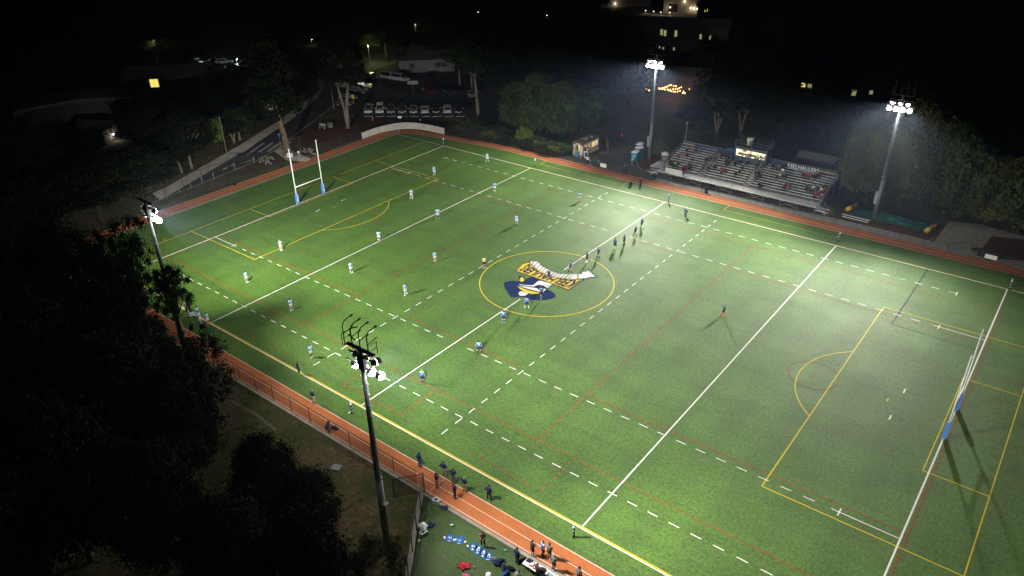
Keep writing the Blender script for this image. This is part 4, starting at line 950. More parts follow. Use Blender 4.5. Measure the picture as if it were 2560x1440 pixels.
# ================================================================ BENCH AREA
def lump(name, u, v, size, mat, lab, cat, rot=0, amp=.25, seed=1, base=None, group=None):
    g = base or G(u, v); r_ = random.Random(seed); b_ = MB(); b_.ell((0, 0, size[2]*.45), (size[0]/2, size[1]/2, size[2]*.55), 16, 10)
    ph = [r_.uniform(0, 6) for _ in range(6)]
    b_.v = [(x*(1+amp*math.sin(5*y/size[1]*3+ph[0])*math.sin(7*z/size[2]+ph[1])), y*(1+amp*math.sin(6*x/size[0]*2+ph[2])), max(0.0, z*(1+amp*math.sin(9*x/size[0]+ph[3])*math.cos(8*y/size[1]+ph[4])))) for x, y, z in b_.v]
    o = b_.build(name, mat, None, True, (g.x, g.y, g.z+.005)); o.rotation_euler = (0, 0, rot); return tag(o, lab, cat, group)
def bag(u, v, mat, lab, rot=0, L_=.75, base=None, group='kit bags'):
    o = lump('kit_bag', u, v, (L_, .38, .36), mat, lab, 'bag', rot, .08, 3, base, group)
    MB().path([(-L_*.22, 0, .33), (-L_*.15, .03, .46), (L_*.15, .03, .46), (L_*.22, 0, .33)], .018).build('handle', BLACK, o); return o
bag(819, 1066, CL['navy'], 'long navy bag lying against the near fence left of its post', 2.2, 1.3); bag(838, 1073, CL['navy'], 'round navy bag with pale straps on the track by the near fence', .3, .95)
for k, (u, v, c, lab) in enumerate(((1240, 1411, 'navy', 'navy bag nearest the end of the row of shirts'), (1251, 1406, 'navy', 'navy bag in the middle of the pile by the shirts'), (1259, 1421, 'navy', 'navy bag with a white badge in front of the pile'), (1277, 1424, 'black', 'black bag between the bag pile and the bending person'),
    (1306, 1404, 'black', 'black bag leaning on the left end of the white table'), (1316, 1415, 'black', 'black bag under the white table'), (1338, 1434, 'black', 'dark bag by the right part of the white table'), (1264, 1437, 'blue', 'bright blue bag at the bottom edge'))):
    bag(u, v, CL[c], lab, k*1.1, .8)
lump('folded_towel', 1235, 1398, (.5, .35, .2), CL['grey'], 'grey towel heaped after the last blue shirt', 'towel', .5, .3, 5)
JB = M('shirt_blue', (.012, .10, .32), .8, .2, var=.1, scale=8)
for k, (u, v, nm) in enumerate(((1126, 1344, '16'), (1150, 1350, '17'), (1184, 1365, '18'), (1196, 1374, '19'), (1209, 1382, '20'), (1222, 1390, '21'))):
    g = G(u, v); ps = [(-.30, -.36), (.30, -.36), (.31, .15), (.50, .02), (.58, .18), (.34, .40), (.12, .42), (0, .36), (-.12, .42), (-.34, .40), (-.58, .18), (-.50, .02), (-.31, .15)]
    o = MB().prism(ps, 0, .03).build('folded_shirt', JB, None, False, (g.x, g.y, -.016)); a_ = math.radians(205); o.rotation_euler = (0, 0, a_)
    tag(o, 'blue team shirt laid flat on the turf, %s of six from the left' % ORD[k], 'shirt', 'blue shirts laid out in a row')
    me = text_mesh(nm, .34); me.materials.append(NUMW); q = bpy.data.objects.new('number', me); C.objects.link(q); q.parent = o; q.location = (0, .02, .036)
    for s in (-1, 1): MB().box((s*.49, .10, .033), (.14, .20, .006), rot=s*.5).build('cuff', PWHITE, o)
    MB().box((0, .385, .033), (.26, .05, .006)).build('collar', PWHITE, o)
def crate(u, v, mat, lab, d=(.62, .42, .34), rot=0, dz=-.015):
    g = G(u, v); o = MB().box((0, 0, d[2]/2), d).box((0, 0, d[2]+.02), (d[0]+.04, d[1]+.04, .05)).build('storage_box', mat, None, False, (g.x, g.y, dz)); o.rotation_euler = (0, 0, rot); tag(o, lab, 'storage box')
    MB().box((0, 0, d[2]+.06), (d[0]*.45, d[1]*.5, .03), rot=.3).build('lid_badge', NAVY, o); return o
CLEAR = M('clear_plastic', (.55, .58, .62), .3, .5)
crate(1091, 1256, CLEAR, 'clear plastic box on the turf just beyond the track kerb', rot=.3); crate(1059, 1337, M('cool_box', (.42, .42, .42), .4), 'grey cool box against the low kerb wall', rot=1.35)
lump('crumpled_shirt', 1112, 1270, (.7, .5, .14), CL['navy'], 'crumpled navy top near the clear plastic box', 'clothing', .4, .4, 2)
lump('crumpled_shirt', 1076, 1314, (.8, .6, .2), CL['navy'], 'navy jacket heap beside the white bag', 'clothing', 1, .4, 8); lump('laundry_bag', 1058, 1320, (.8, .7, .45), CL['white'], 'white laundry bag against the low kerb wall', 'bag', .2, .3, 4)
lump('crumpled_shirt', 1159, 1417, (1.0, .75, .22), CL['red'], 'crumpled bright red jacket on the bench area turf', 'clothing', .7, .4, 6); lump('crumpled_shirt', 1166, 1441, (.6, .4, .2), CL['pink'], 'pink clothing at the bottom edge of the bench area', 'clothing', .3, .4, 7)
lump('crumpled_shirt', 1264, 1376, (.35, .22, .06), CL['teal'], 'small teal cloth left of the navy tracksuit', 'clothing', .3, .4, 9)
for u, v, lab in ((1186, 1420, 'small white bottle between the red jacket and the shirts'), (1221, 1442, 'round white tub at the bottom edge')):
    g = G(u, v); t = MB().cyl((0, 0, 0), (0, 0, .2 if u < 1200 else .3), .045 if u < 1200 else .22, n=10).build('bottle' if u < 1200 else 'tub', PWHITE, None, True, (g.x, g.y, -.015)); tag(t, lab, 'bottle' if u < 1200 else 'tub'); MB().cyl((0, 0, .2 if u < 1200 else .3), (0, 0, .24 if u < 1200 else .33), .03 if u < 1200 else .23, n=10).build('lid', PWHITE, t, True)
for k, xo in enumerate((27.55, 29.45)):
    t = empty('folding_table', (xo, -40.0, -.02), ('left' if k == 0 else 'right')+' of the two white folding tables along the near track', 'table', 'white tables beside the near track')
    MB().box((0, 0, .74), (1.86, .76, .04)).build('tabletop', PWHITE, t)
    for sx in (-.8, .8):
        for sy in (-.3, .3): MB().cyl((sx, sy, 0), (sx, sy, .72), .02, n=6).build('leg', DARKG, t)
def ontable(name, x, y, d, mat, lab, cat):
    o = MB().box((0, 0, d[2]/2), d).build(name, mat, None, False, (x, y, .742)); o.rotation_euler = (0, 0, .15); tag(o, lab, cat); MB().box((0, 0, d[2]+.006), (d[0]*.7, d[1]*.7, .012)).build('lid', PWHITE if cat == 'box' else BLACK, o); return o
ontable('cardboard_box', 27.35, -40.0, (.34, .42, .12), M('red_card', (.45, .10, .06), .7), 'left red and white carton on the white table', 'box'); ontable('cardboard_box', 27.8, -40.05, (.40, .42, .12), MATS['red_card'], 'right red and white carton on the white table', 'box')
ontable('tool_case', 28.35, -40.02, (.42, .50, .16), BLACK, 'black flat case between the cartons and the water bottles', 'case'); ontable('satchel', 27.0, -39.85, (.5, .3, .16), CL['navy'], 'navy satchel at the left end of the white table', 'bag')
for k in range(8):
    x, y = 28.9+.14*(k % 4), -40.08+.16*(k//4); o = MB().cyl((0, 0, 0), (0, 0, .2), .038, n=8).build('water_bottle', M('bottle_blue', (.25, .45, .75), .2, alpha=.8), None, True, (x, y, .762)); MB().cyl((0, 0, .2), (0, 0, .235), .02, n=8).build('cap', PWHITE, o)
    tag(o, 'clear blue water bottle, one of the cluster standing on the right white table', 'bottle', 'water bottles on the table')
lump('kit_heap', 355, 800, (2.2, 1.2, .35), CL['grey'], 'heap of grey and purple kit on the track under the eucalyptus', 'clothing', .4, .3, 12)
lump('crumpled_shirt', 368, 753, (1.0, .6, .12), CL['teal'], 'teal cloth on the grass left of the eucalyptus branch', 'clothing', .2, .3, 13)
g = G(840, 1168); tag(MB().box((0, 0, 0), (.9, .75, .10), rot=.4).build('drain_cover', M('drain_lid', (.24, .25, .26), .8, var=.15), None, False, (g.x, g.y, -.02)), 'grey rectangular drain cover on the dark grass bank', 'drain cover')
g = G(587, 463); lump('track_bag', 587, 463, (.6, .4, .3), CL['black'], 'small dark bag lying on the left part of the track', 'bag')

# ================================================================ FAR SIDE THINGS
hut = empty('food_hut', (-24.55, 47.3, 0), 'small cream food hut with brown roof, open door and lit serving windows', 'hut')
def hp(mb, name, mat, par=None, sm=False):
    o = mb.build(name, mat, par or hut, sm); return o
HC = M('hut_cream', (.66, .62, .52), .7, var=.06, scale=2); HR = M('hut_roof', (.17, .10, .045), .8, var=.2, scale=3)
w_, l_, h_ = 2.45, 5.6, 2.55
wl_ = MB(); wl_.box((-w_/2+.05, 0, h_/2), (.1, l_, h_)); wl_.box((0, l_/2-.05, h_/2), (w_, .1, h_))
wl_.box((-w_/2+.38, -l_/2+.05, h_/2), (.76, .1, h_)).box((w_/2-.42, -l_/2+.05, h_/2), (.84, .1, h_)).box((0, -l_/2+.05, h_-.15), (w_, .1, .3))
X = w_/2-.05; wl_.box((X, 0, .55), (.1, l_, 1.1)).box((X, 0, 2.35), (.1, l_, .4))
for y, ww in ((-l_/2+.2, .4), (-.05, .5), (l_/2-.2, .4)): wl_.box((X, y, 1.6), (.1, ww, 1.2))
hp(wl_, 'wall', HC); hp(MB().box((0, 0, .06), (w_-.1, l_-.1, .08)), 'floor_board', DARKG)
hp(MB().box((0, 0, h_+.07), (w_+.25, l_+.25, .13)), 'roof', HR)
for y in (-.8, 1.1): hp(MB().cyl((.55, y, h_+.1), (.55, y, h_+.38), .22, .24, 12).ell((.55, y, h_+.40), (.30, .30, .14), 12, 6), 'roof_vent', STEEL, None, True)
hp(MB().box((-.35, .2, h_+.16), (.08, 2.2, .05), rot=-.2), 'roof_strip', PWHITE)
hp(MB().box((-.36, -l_/2-.30, 1.05), (.05, .7, 2.0)), 'door', HC)
for y in (-1.35, 1.35):
    hp(MB().box((X, y, 1.6), (.02, 2.1, 1.2)), 'window', GL); hp(MB().box((X+.06, y, 1.0), (.25, 2.1, .05)).box((X+.055, y, 1.6), (.03, .05, 1.2)), 'window_frame', DARKG)
for z, dd in ((1.45, .3), (1.9, .3)): hp(MB().box((-w_/2+.3, .5, z), (.3, 3.4, .04)), 'shelf', IN)
g_ = MB()
for k in range(14): g_.box((-w_/2+.3, -1+.24*k, 1.55+.45*(k % 2)), (.2, .16, .18))
hp(g_, 'stock', M('orange_stock', (.55, .28, .05), .7, var=.6, scale=6))
ld = bpy.data.lights.new('ceiling_lamp', 'POINT'); ld.energy = 260; ld.color = (1, .78, .42); ld.shadow_soft_size = .2
l = bpy.data.objects.new('ceiling_lamp', ld); C.objects.link(l); l.parent = hut; l.location = (.1, 0, 2.2)
for k, (u, v, c, lab) in enumerate(((1442, 395, 'blue', 'blue bin outside the food hut door'), (1452, 396, 'orange', 'orange drinks barrel outside the food hut door'))):
    g = G(u, v); o = MB().cyl((0, 0, 0), (0, 0, .85), .28, .33, 14).build('bin' if k == 0 else 'barrel', M('bin_'+c, (.02, .30, .60) if k == 0 else (.62, .22, .05), .5), None, True, (g.x, g.y, 0)); tag(o, lab, 'bin' if k == 0 else 'barrel')
    MB().cyl((0, 0, .85), (0, 0, .92), .34, .30, 14).build('lid', PWHITE if k else M('bin_lid', (.05, .25, .5), .5), o, True)
g = G(1464, 394); t = empty('sandwich_board', tuple(g), 'white sandwich board with a navy panel standing outside the food hut', 'sign', rot=.9)
for s in (-1, 1): MB().box((0, s*.2, .65), (.75, .03, 1.3), tx=s*.28).build('board', PWHITE, t)
MB().box((0, -.235, .68), (.5, .01, .8), tx=-.28).build('panel', NAVY, t)
TB = M('toilet_blue', (.012, .20, .36), .5, var=.05); TG = M('toilet_grey', (.14, .15, .16), .6, var=.08)
def toilet(x, y, rot, bm, lab, door=True):
    t = empty('portable_toilet', (x, y, 0), lab, 'portable toilet', 'portable toilets', rot)
    MB().box((0, 0, 1.08), (1.12, 1.12, 2.05)).build('cabin', bm, t); MB().box((0, 0, .04), (1.2, 1.2, .1)).build('base', DARKG, t)
    r_ = MB(); pr = [(-.62, 2.08), (-.62, 2.2), (-.3, 2.33), (0, 2.38), (.3, 2.33), (.62, 2.2), (.62, 2.08)]
    r_.add([(sy*.62 if False else x_, sy*.62, z_) for sy in (-1, 1) for x_, z_ in pr], [tuple(range(7)), tuple(range(13, 6, -1))]+[(k, 7+k, 7+(k+1) % 7, (k+1) % 7) for k in range(7)]); r_.build('roof', M('toilet_roof', (.75, .76, .77), .5), t)
    MB().box((0, -.57, 1.05), (.78, .04, 1.9)).build('door', bm, t); MB().box((0, -.60, 1.45), (.5, .02, .3)).build('door_sign', M('toilet_sign', (.5, .55, .55), .6), t)
toilet(-13.65, 47.5, .1, TB, 'blue portable toilet nearest the grey hand wash stand'); toilet(-14.2, 50.0, -.25, TB, 'blue portable toilet in the middle of the three by the mast'); toilet(-15.2, 51.9, .15, TB, 'blue portable toilet farthest back in the row by the mast')
toilet(-8.6, 49.6, .5, TG, 'grey portable toilet with a pale curved roof behind the left end of the stand')
g = G(1581, 413); t = empty('hand_wash_stand', tuple(g), 'grey hand wash stand in front of the blue portable toilets', 'wash stand'); MB().box((0, 0, .5), (.5, .5, 1.0)).build('cabinet', TG, t); MB().cyl((0, 0, 1.0), (0, 0, 1.35), .12, n=10).build('dispenser', PWHITE, t); MB().box((0, 0, 1.02), (.56, .56, .05)).build('basin', STEEL, t)
g = G(1496, 428); t = empty('fence_sign', (g.x, 41.38, 0), 'blank white board fixed on the far fence below the person in blue', 'sign'); MB().box((0, 0, .62), (1.3, .03, .75)).build('board', PWHITE, t); MB().cyl((0, .05, 0), (0, .05, .3), .03, n=6).build('bracket', DARKG, t)
t = empty('fence_sign', (46.7, 41.42, 0), 'white board on the fence right of the open gateway', 'sign'); MB().box((0, 0, .62), (1.5, .03, .62)).build('board', PWHITE, t); MB().cyl((0, .05, 0), (0, .05, .3), .03, n=6).build('bracket', DARKG, t)
g = G(1765, 482); t = MB().cyl((0, 0, 0), (0, 0, .9), .27, .3, 12).build('rubbish_bin', BLACK, None, True, (g.x, g.y, 0)); tag(t, 'black rubbish bin behind the fence in front of the stand', 'bin'); MB().cyl((0, 0, .9), (0, 0, 1.0), .31, .2, 12).build('lid', BLACK, t, True)
# small bench, tarpaulin and rolled mats by the right mast
t = empty('bench', (27.5, 44.7, 0), 'white two plank bench in front of the right floodlight mast', 'bench', rot=-.02)
MB().box((0, .1, .45), (4.2, .28, .05)).build('seat', PWHITE, t); MB().box((0, -.3, .25), (4.0, .22, .05)).build('footboard', PWHITE, t)
for x in (-1.6, 1.6): MB().box((x, 0, .22), (.06, .7, .42)).build('leg', STEEL, t)
tp = MB(); NX, NY = 44, 22; tc = Vector((31.7, 48.3, 0)); r_ = random.Random(4); ph = [r_.uniform(0, 6) for _ in range(12)]
def tz(a, b_):
    e = max(0, 1-abs(a)**2.2)*max(0, 1-abs(b_)**2); return .02+e*(.32+.22*math.sin(5.2*a+3*b_+ph[0])+.18*math.sin(9*a-6*b_+ph[1])+.12*math.sin(17*a+ph[2]+8*b_)+.08*math.sin(21*b_+ph[3]+12*a))
for j in range(NY+1):
    for i in range(NX+1): a = i/NX*2-1; b_ = j/NY*2-1; tp.v.append((a*5.6*(1+.06*math.sin(7*b_+ph[4])), b_*1.9*(1+.16*math.sin(6*a+ph[5]))+.35*a, max(.0, tz(a, b_))))
tp.f = [(j*(NX+1)+i, j*(NX+1)+i+1, (j+1)*(NX+1)+i+1, (j+1)*(NX+1)+i) for j in range(NY) for i in range(NX)]; tp.m = [0]*len(tp.f)
o = tp.build('tarpaulin', M('green_tarp', (.006, .07, .045), .6, .3, var=.5, scale=1.4), None, False, (tc.x, tc.y, 0)); o.rotation_euler = (0, 0, -.06); tag(o, 'crumpled green tarpaulin spread behind the bench and mast', 'tarpaulin')
for x0_, y0_, x1_, y1_, lab in ((25.4, 47.4, 26.2, 50.6, 'yellow rolled mat left of the green tarpaulin'), (37.4, 46.0, 38.3, 49.6, 'yellow and brown rolled mat right of the green tarpaulin')):
    m_ = MB(); d = Vector((x1_-x0_, y1_-y0_, 0)); m_.cyl((x0_, y0_, .36), (x0_+d.x*.45, y0_+d.y*.45, .36), .36, n=14); o = m_.build('rolled_mat', M('mat_yellow', (.60, .42, .02), .6, var=.2), None, True); tag(o, lab, 'mat')
    MB().cyl((x0_+d.x*.45, y0_+d.y*.45, .36), (x1_, y1_, .36), .37, n=14).build('brown_cover', M('mat_brown', (.22, .11, .03), .7, var=.3), o, True)
lump('blue_mat', 2262, 548, (1.4, 1.0, .5), CL['navy'], 'dark blue folded mat between the tarpaulin and the rolled mat', 'mat', .4, .2, 21)
for u, v, tv, lab in ((1713, 372, 308, 'slim pole with a small light at the left back corner of the stand'), (2084, 436, 393, 'slim pole at the right back corner of the stand')):
    x, y = (-6.9, 54.2) if u < 1900 else (21.9, 54.2); h = HT(Vector((x, y, 0)), tv); t = empty('slim_pole', (x, y, 0), lab, 'pole'); MB().cyl((0, 0, -.1), (0, 0, h), .05, n=8).build('pole', STEEL, t); MB().box((0, 0, h+.1), (.3, .3, .22)).build('lamp_head', STEEL, t)
    if u < 1900: MB().cyl((0, 0, h*.75), (-1.6, .6, 0), .012, n=4).build('guy_wire', STEEL, t)
# tool shed behind the stand
t = empty('garden_shed', (15.8, 60.2, 0), 'pale shed with a pitched roof behind the right half of the stand', 'shed', rot=-.05)
MB().box((0, 0, 1.4), (6.0, 4.0, 2.8)).build('wall', M('shed_wall', (.22, .21, .20), .8, var=.1), t)
rf_ = MB(); rf_.add([(-3.4, -2.4, 2.75), (3.4, -2.4, 2.75), (3.4, 0, 4.1), (-3.4, 0, 4.1), (-3.4, 2.4, 2.75), (3.4, 2.4, 2.75)], [(0, 1, 2, 3), (3, 2, 5, 4), (0, 3, 4), (1, 5, 2)]); rf_.build('roof', M('shed_roof', (.13, .125, .12), .9, var=.2, scale=3), t)
MB().box((1.2, -2.03, 1.3), (1.0, .05, 1.2)).build('window', BLACK, t); MB().box((-1.8, -2.03, 1.0), (.9, .05, 2.0)).build('door', M('shed_door', (.16, .15, .15), .8), t)

# ================================================================ BUILDINGS AND LAMPS IN THE DARK
WIN = M('lit_window', (.9, .8, .4), .5, emit=(1.0, .80, .16), es=1.1); WIN2 = M('dim_window', (.9, .85, .5), .5, emit=(.85, .90, .35), es=.3); BULB = M('lamp_bulb', (1, 1, 1), .5, emit=(1.0, .84, .66), es=6.0); BULBC = M('cool_bulb', (1, 1, 1), .5, emit=(.85, 1.0, .92), es=2.5)
WB = M('building_wall', (.022, .021, .02), .9, var=.12, scale=.8); RB = M('building_roof', (.075, .06, .05), .9, var=.2, scale=1)
def house(u, v, d, rot, lab, wins=(), wall=WB, roofm=RB, pitch=1.6, lamps=(), cat='house', energy=0):
    g = G(u, v); t = empty('house', (g.x, g.y, 0), lab, cat, rot=rot); x, y, z = d[0]/2, d[1]/2, d[2]
    MB().box((0, 0, z/2), d).build('wall', wall, t)
    r_ = MB(); e = .5; r_.add([(-x-e, -y-e, z), (x+e, -y-e, z), (x+e, 0, z+pitch), (-x-e, 0, z+pitch), (-x-e, y+e, z), (x+e, y+e, z)], [(0, 1, 2, 3), (3, 2, 5, 4), (0, 3, 4), (1, 5, 2), (0, 4, 5, 1)]); r_.build('roof', roofm, t)
    for (wx, wz, ww, wh, mt) in wins:
        f_ = MB().box((wx, -y-.02, wz), (ww+.2, .05, wh+.2)).build('window', PWHITE if mt is not None else DARKG, t)
        p = MB()
        for sx in (-.25, .25): p.box((wx+sx*ww, -y-.06, wz), (ww*.46, .04, wh))
        p.build('pane', mt or BLACK, f_)
    for (lx, lz) in lamps:
        lo = MB().ell((lx, -y-.3, lz), (.22, .22, .22), 8, 6).build('wall_lamp', BULB, t)
        if energy:
            ld = bpy.data.lights.new('lamp_light', 'POINT'); ld.energy = energy; ld.color = (1, .85, .6); ld.shadow_soft_size = .3
            l = bpy.data.objects.new('lamp_light', ld); C.objects.link(l); l.parent = lo; l.location = (lx, -y-.9, lz-.2)
    return t
FA = R(38)                                  # walls turned towards the camera
house(430, 238, (18, 10, 6), FA+.15, 'dark building with one bright yellow lit window far left', [(-2.0, 4.4, 2.0, 1.9, WIN)])
house(215, 300, (9, 26, 5), R(-28), 'long pale roofed building at the far left edge of the woods', [], M('pale_wall', (.09, .08, .08), .9), M('pale_roof', (.13, .115, .11), .9, var=.1, scale=.5), 1.0)
house(1068, 172, (15, 8, 3.4), FA+.1, 'low white house with dark roof behind the car park', [(3, 1.9, 1.2, 1.1, None), (-4, 1.9, 1.2, 1.1, None)], M('white_wall', (.17, .17, .19), .9, var=.2, scale=.6))
house(1700, 140, (26, 10, 9), FA-.3, 'dark two storey block with small lit yellow windows beyond the left far mast', [(-5.2, 7.4, .65, 1.5, WIN2), (-4.2, 7.2, .65, 1.5, WIN2), (-1.2, 7.2, .65, 1.6, WIN2), (-5.4, 3.3, .4, .6, WIN2), (-4.4, 3.0, .4, .6, WIN2), (-1.4, 3.0, .4, .7, WIN2), (5.6, 6.6, .5, 1.2, WIN2), (8.2, 6.4, .4, 1.0, WIN2)])
house(2055, 236, (26, 9, 4.2), FA-.35, 'long low house with lit windows and a pale path at the upper right', [(-4.6, 2.7, .9, 1.6, WIN), (-3.2, 2.7, .9, 1.3, WIN2), (6.6, 2.1, .9, 1.4, WIN2), (10.2, 2.4, .7, .8, WIN2)])
mb = MB(); mb.strip(P((1965, 218), (1990, 228), (2040, 236), (2105, 252)), 1.2, -.03); struct(mb, 'garden_path', CONC)
house(1705, 30, (13, 8, 5), FA-.3, 'lit pale building with a balcony at the top edge above the left far mast', [(-3, 2, 3, 2.5, None)], M('cream_wall', (.55, .50, .40), .9), pitch=.8, lamps=[(-4, 2.2), (1, 4.4), (3.4, 2.2), (4.6, 2.1), (5.8, 2.0)], cat='building', energy=30)
house(1760, 34, (6, 6, 3), FA, 'small outhouse with one warm lamp right of the lit pale building', [(0, 1.6, 1.2, .9, WIN)])
house(1560, 14, (20, 8, 4), FA, 'pale terrace building at the very top edge', [], M('cream_wall2', (.45, .42, .36), .9), lamps=[(-4, 1.5)], energy=40)
house(1690, 214, (16, 6, 3.2), FA-.35, 'restaurant house behind the string lit patio', [], M('brick_wall', (.14, .07, .05), .9, var=.2, scale=2))
house(828, 40, (20, 10, 5), FA, 'black house silhouette at the top left of the picture', [(2, 3, 1.2, 1.0, None)])
house(250, 352, (6, 5, 3), R(30), 'small outbuilding with a wall lamp and boxed machine at the left', [], M('outhouse_wall', (.16, .14, .13), .9))
house(682, 272, (4.6, 3, 2.6), FA+.2, 'pale shed between trees left of the road', [], M('shed_pale', (.42, .39, .33), .9, var=.08), pitch=.3, cat='shed')
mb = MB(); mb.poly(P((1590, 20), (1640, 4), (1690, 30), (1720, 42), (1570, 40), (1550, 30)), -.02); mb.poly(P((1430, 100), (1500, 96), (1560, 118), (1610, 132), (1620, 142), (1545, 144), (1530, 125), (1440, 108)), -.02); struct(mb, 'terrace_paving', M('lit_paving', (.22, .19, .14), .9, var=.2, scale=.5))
t = empty('cool_unit', tuple(G(258, 350)), 'white boxed cooling machine with round fan beside the outbuilding', 'machine', rot=FA); MB().box((0, 0, .7), (1.8, .8, 1.4)).build('casing', M('unit_white', (.5, .52, .54), .6), t); MB().cyl((.1, -.41, .75), (.1, -.46, .75), .45, n=16).build('fan', DARKG, t)
# string lights over the patio
t = empty('string_lights', tuple(G(1680, 262)), 'strings of small warm bulbs hung over a patio right of the left far mast', 'string lights')
hl = [(1612, 220), (1614, 222), (1617, 224), (1623, 226), (1647, 221), (1650, 222), (1654, 221), (1656, 223), (1658, 220), (1661, 219), (1665, 218), (1669, 216), (1674, 213), (1678, 213), (1684, 215), (1690, 215), (1662, 224), (1669, 224), (1672, 226), (1675, 224), (1678, 227), (1678, 228), (1683, 223), (1689, 222), (1684, 229), (1688, 229), (1694, 229), (1698, 220), (1700, 227), (1703, 218), (1707, 233), (1712, 233), (1723, 223), (1694, 223), (1709, 229)]
BW = M('string_bulb', (1, 1, 1), .5, emit=(1.0, .45, .14), es=8)
wire = MB(); prev = None
for u, v in hl:
    p = G(u, v, 3.2)-t.location; MB().ell(tuple(p), (.12, .12, .14), 8, 6).build('bulb', BW, t)
    if prev is not None and (p-prev).length < 6: wire.cyl(prev, p, .012, n=4)
    prev = p
wire.build('wire', BLACK, t)
for q in ((1672, 220, 130), (1685, 232, 100)):
    ld = bpy.data.lights.new('string_glow', 'POINT'); ld.energy = q[2]; ld.color = (1, .42, .14); ld.shadow_soft_size = 1.2; l = bpy.data.objects.new('string_glow', ld); C.objects.link(l); l.parent = t; l.location = G(q[0], q[1], 2.8)-t.location
mb = MB(); mb.poly(P((1648, 232), (1700, 226), (1722, 240), (1690, 262), (1640, 246)), -.02); struct(mb, 'patio', M('patio_brick', (.10, .055, .04), .9, var=.2))
# street lamps
def lamp(u, v, tv, lab, lit=BULBC, energy=0, arm=1.0, col=(.85, 1, .9)):
    g = G(u, v); h = HT(g, tv); t = empty('street_lamp', tuple(g), lab, 'street lamp', 'street and path lamps'); MB().cyl((0, 0, -.05), (0, 0, h), .09, .06, 8).cyl((0, 0, h), (arm*.7, arm*.5, h+.1), .05, n=6).build('pole', STEEL, t)
    hd_ = MB().box((arm*.9, arm*.6, h+.1), (.7, .34, .14), rot=.6).build('lamp_head', DARKG, t)
    if lit: MB().ell((arm*.9, arm*.6, h-.02), (.20, .20, .12), 8, 6).build('bulb', lit, hd_)
    if energy:
        ld = bpy.data.lights.new('lamp_light', 'POINT'); ld.energy = energy; ld.color = col; ld.shadow_soft_size = .2; l = bpy.data.objects.new('lamp_light', ld); C.objects.link(l); l.parent = hd_; l.location = (arm*.9, arm*.6, h-.35)
lamp(567, 383, 293, 'street lamp beside the pavement with a lit green tree next to it', None, 60, -.5); lamp(835, 272, 190, 'unlit lamp post at the kerb beside the car park', None)
lamp(270, 448, 416, 'low path lamp at the left edge of the woods', BULBC, 20, .3); lamp(286, 352, 334, 'bright white lamp beside the small outbuilding', M('bright_bulb', (1, 1, 1), .5, emit=(1, .97, .9), es=30), 50, .3, (1, .95, .8))
lamp(395, 165, 101, 'tall lamp lighting a yellow tree top at the upper left', BULBC, 500, .5, (.9, 1, .45)); lamp(498, 148, 122, 'lamp post rising over the far left car park', BULBC, 200, .3); lamp(593, 160, 146, 'short lamp post in the far left car park', BULBC, 200, .3)
lamp(1195, 52, 30, 'leftmost of the three far warm lamps at the top', BULB, 0, .2); lamp(1271, 44, 30, 'middle one of the three far warm lamps at the top', BULB, 0, .2); lamp(1366, 46, 38, 'rightmost of the three far warm lamps at the top', BULB, 0, .2)
for u, v in ((1613, 26), (1633, 28), (1651, 30), (1673, 31)): lamp(u, v+8, v, 'path lamp in the row before the lit pale building at the top edge', BULB, 30, .1, (1, .85, .6))
lamp(925, 160, 112, 'street lamp lighting the bend of the upper road', None, 900, .5, (.95, 1, .4)); lamp(1040, 92, 60, 'faint yellow street lamp by the white van far up the road', None, 400, .4, (1, .85, .4)); lamp(780, 112, 98, 'far pale lamp between black trees at the top left', BULBC, 30, .2); lamp(2076, 150, 135, 'lone blue light far away at the upper right', M('blue_bulb', (0, 0, 1), .5, emit=(.05, .12, 1), es=12), 0, .1)
lamp(82, 284, 270, 'tiny warm lamp in the black woods at the left', BULB, 0, .1); lamp(1832, 98, 85, 'tiny white lamp in the dark right of the two storey block', BULBC, 0, .1)

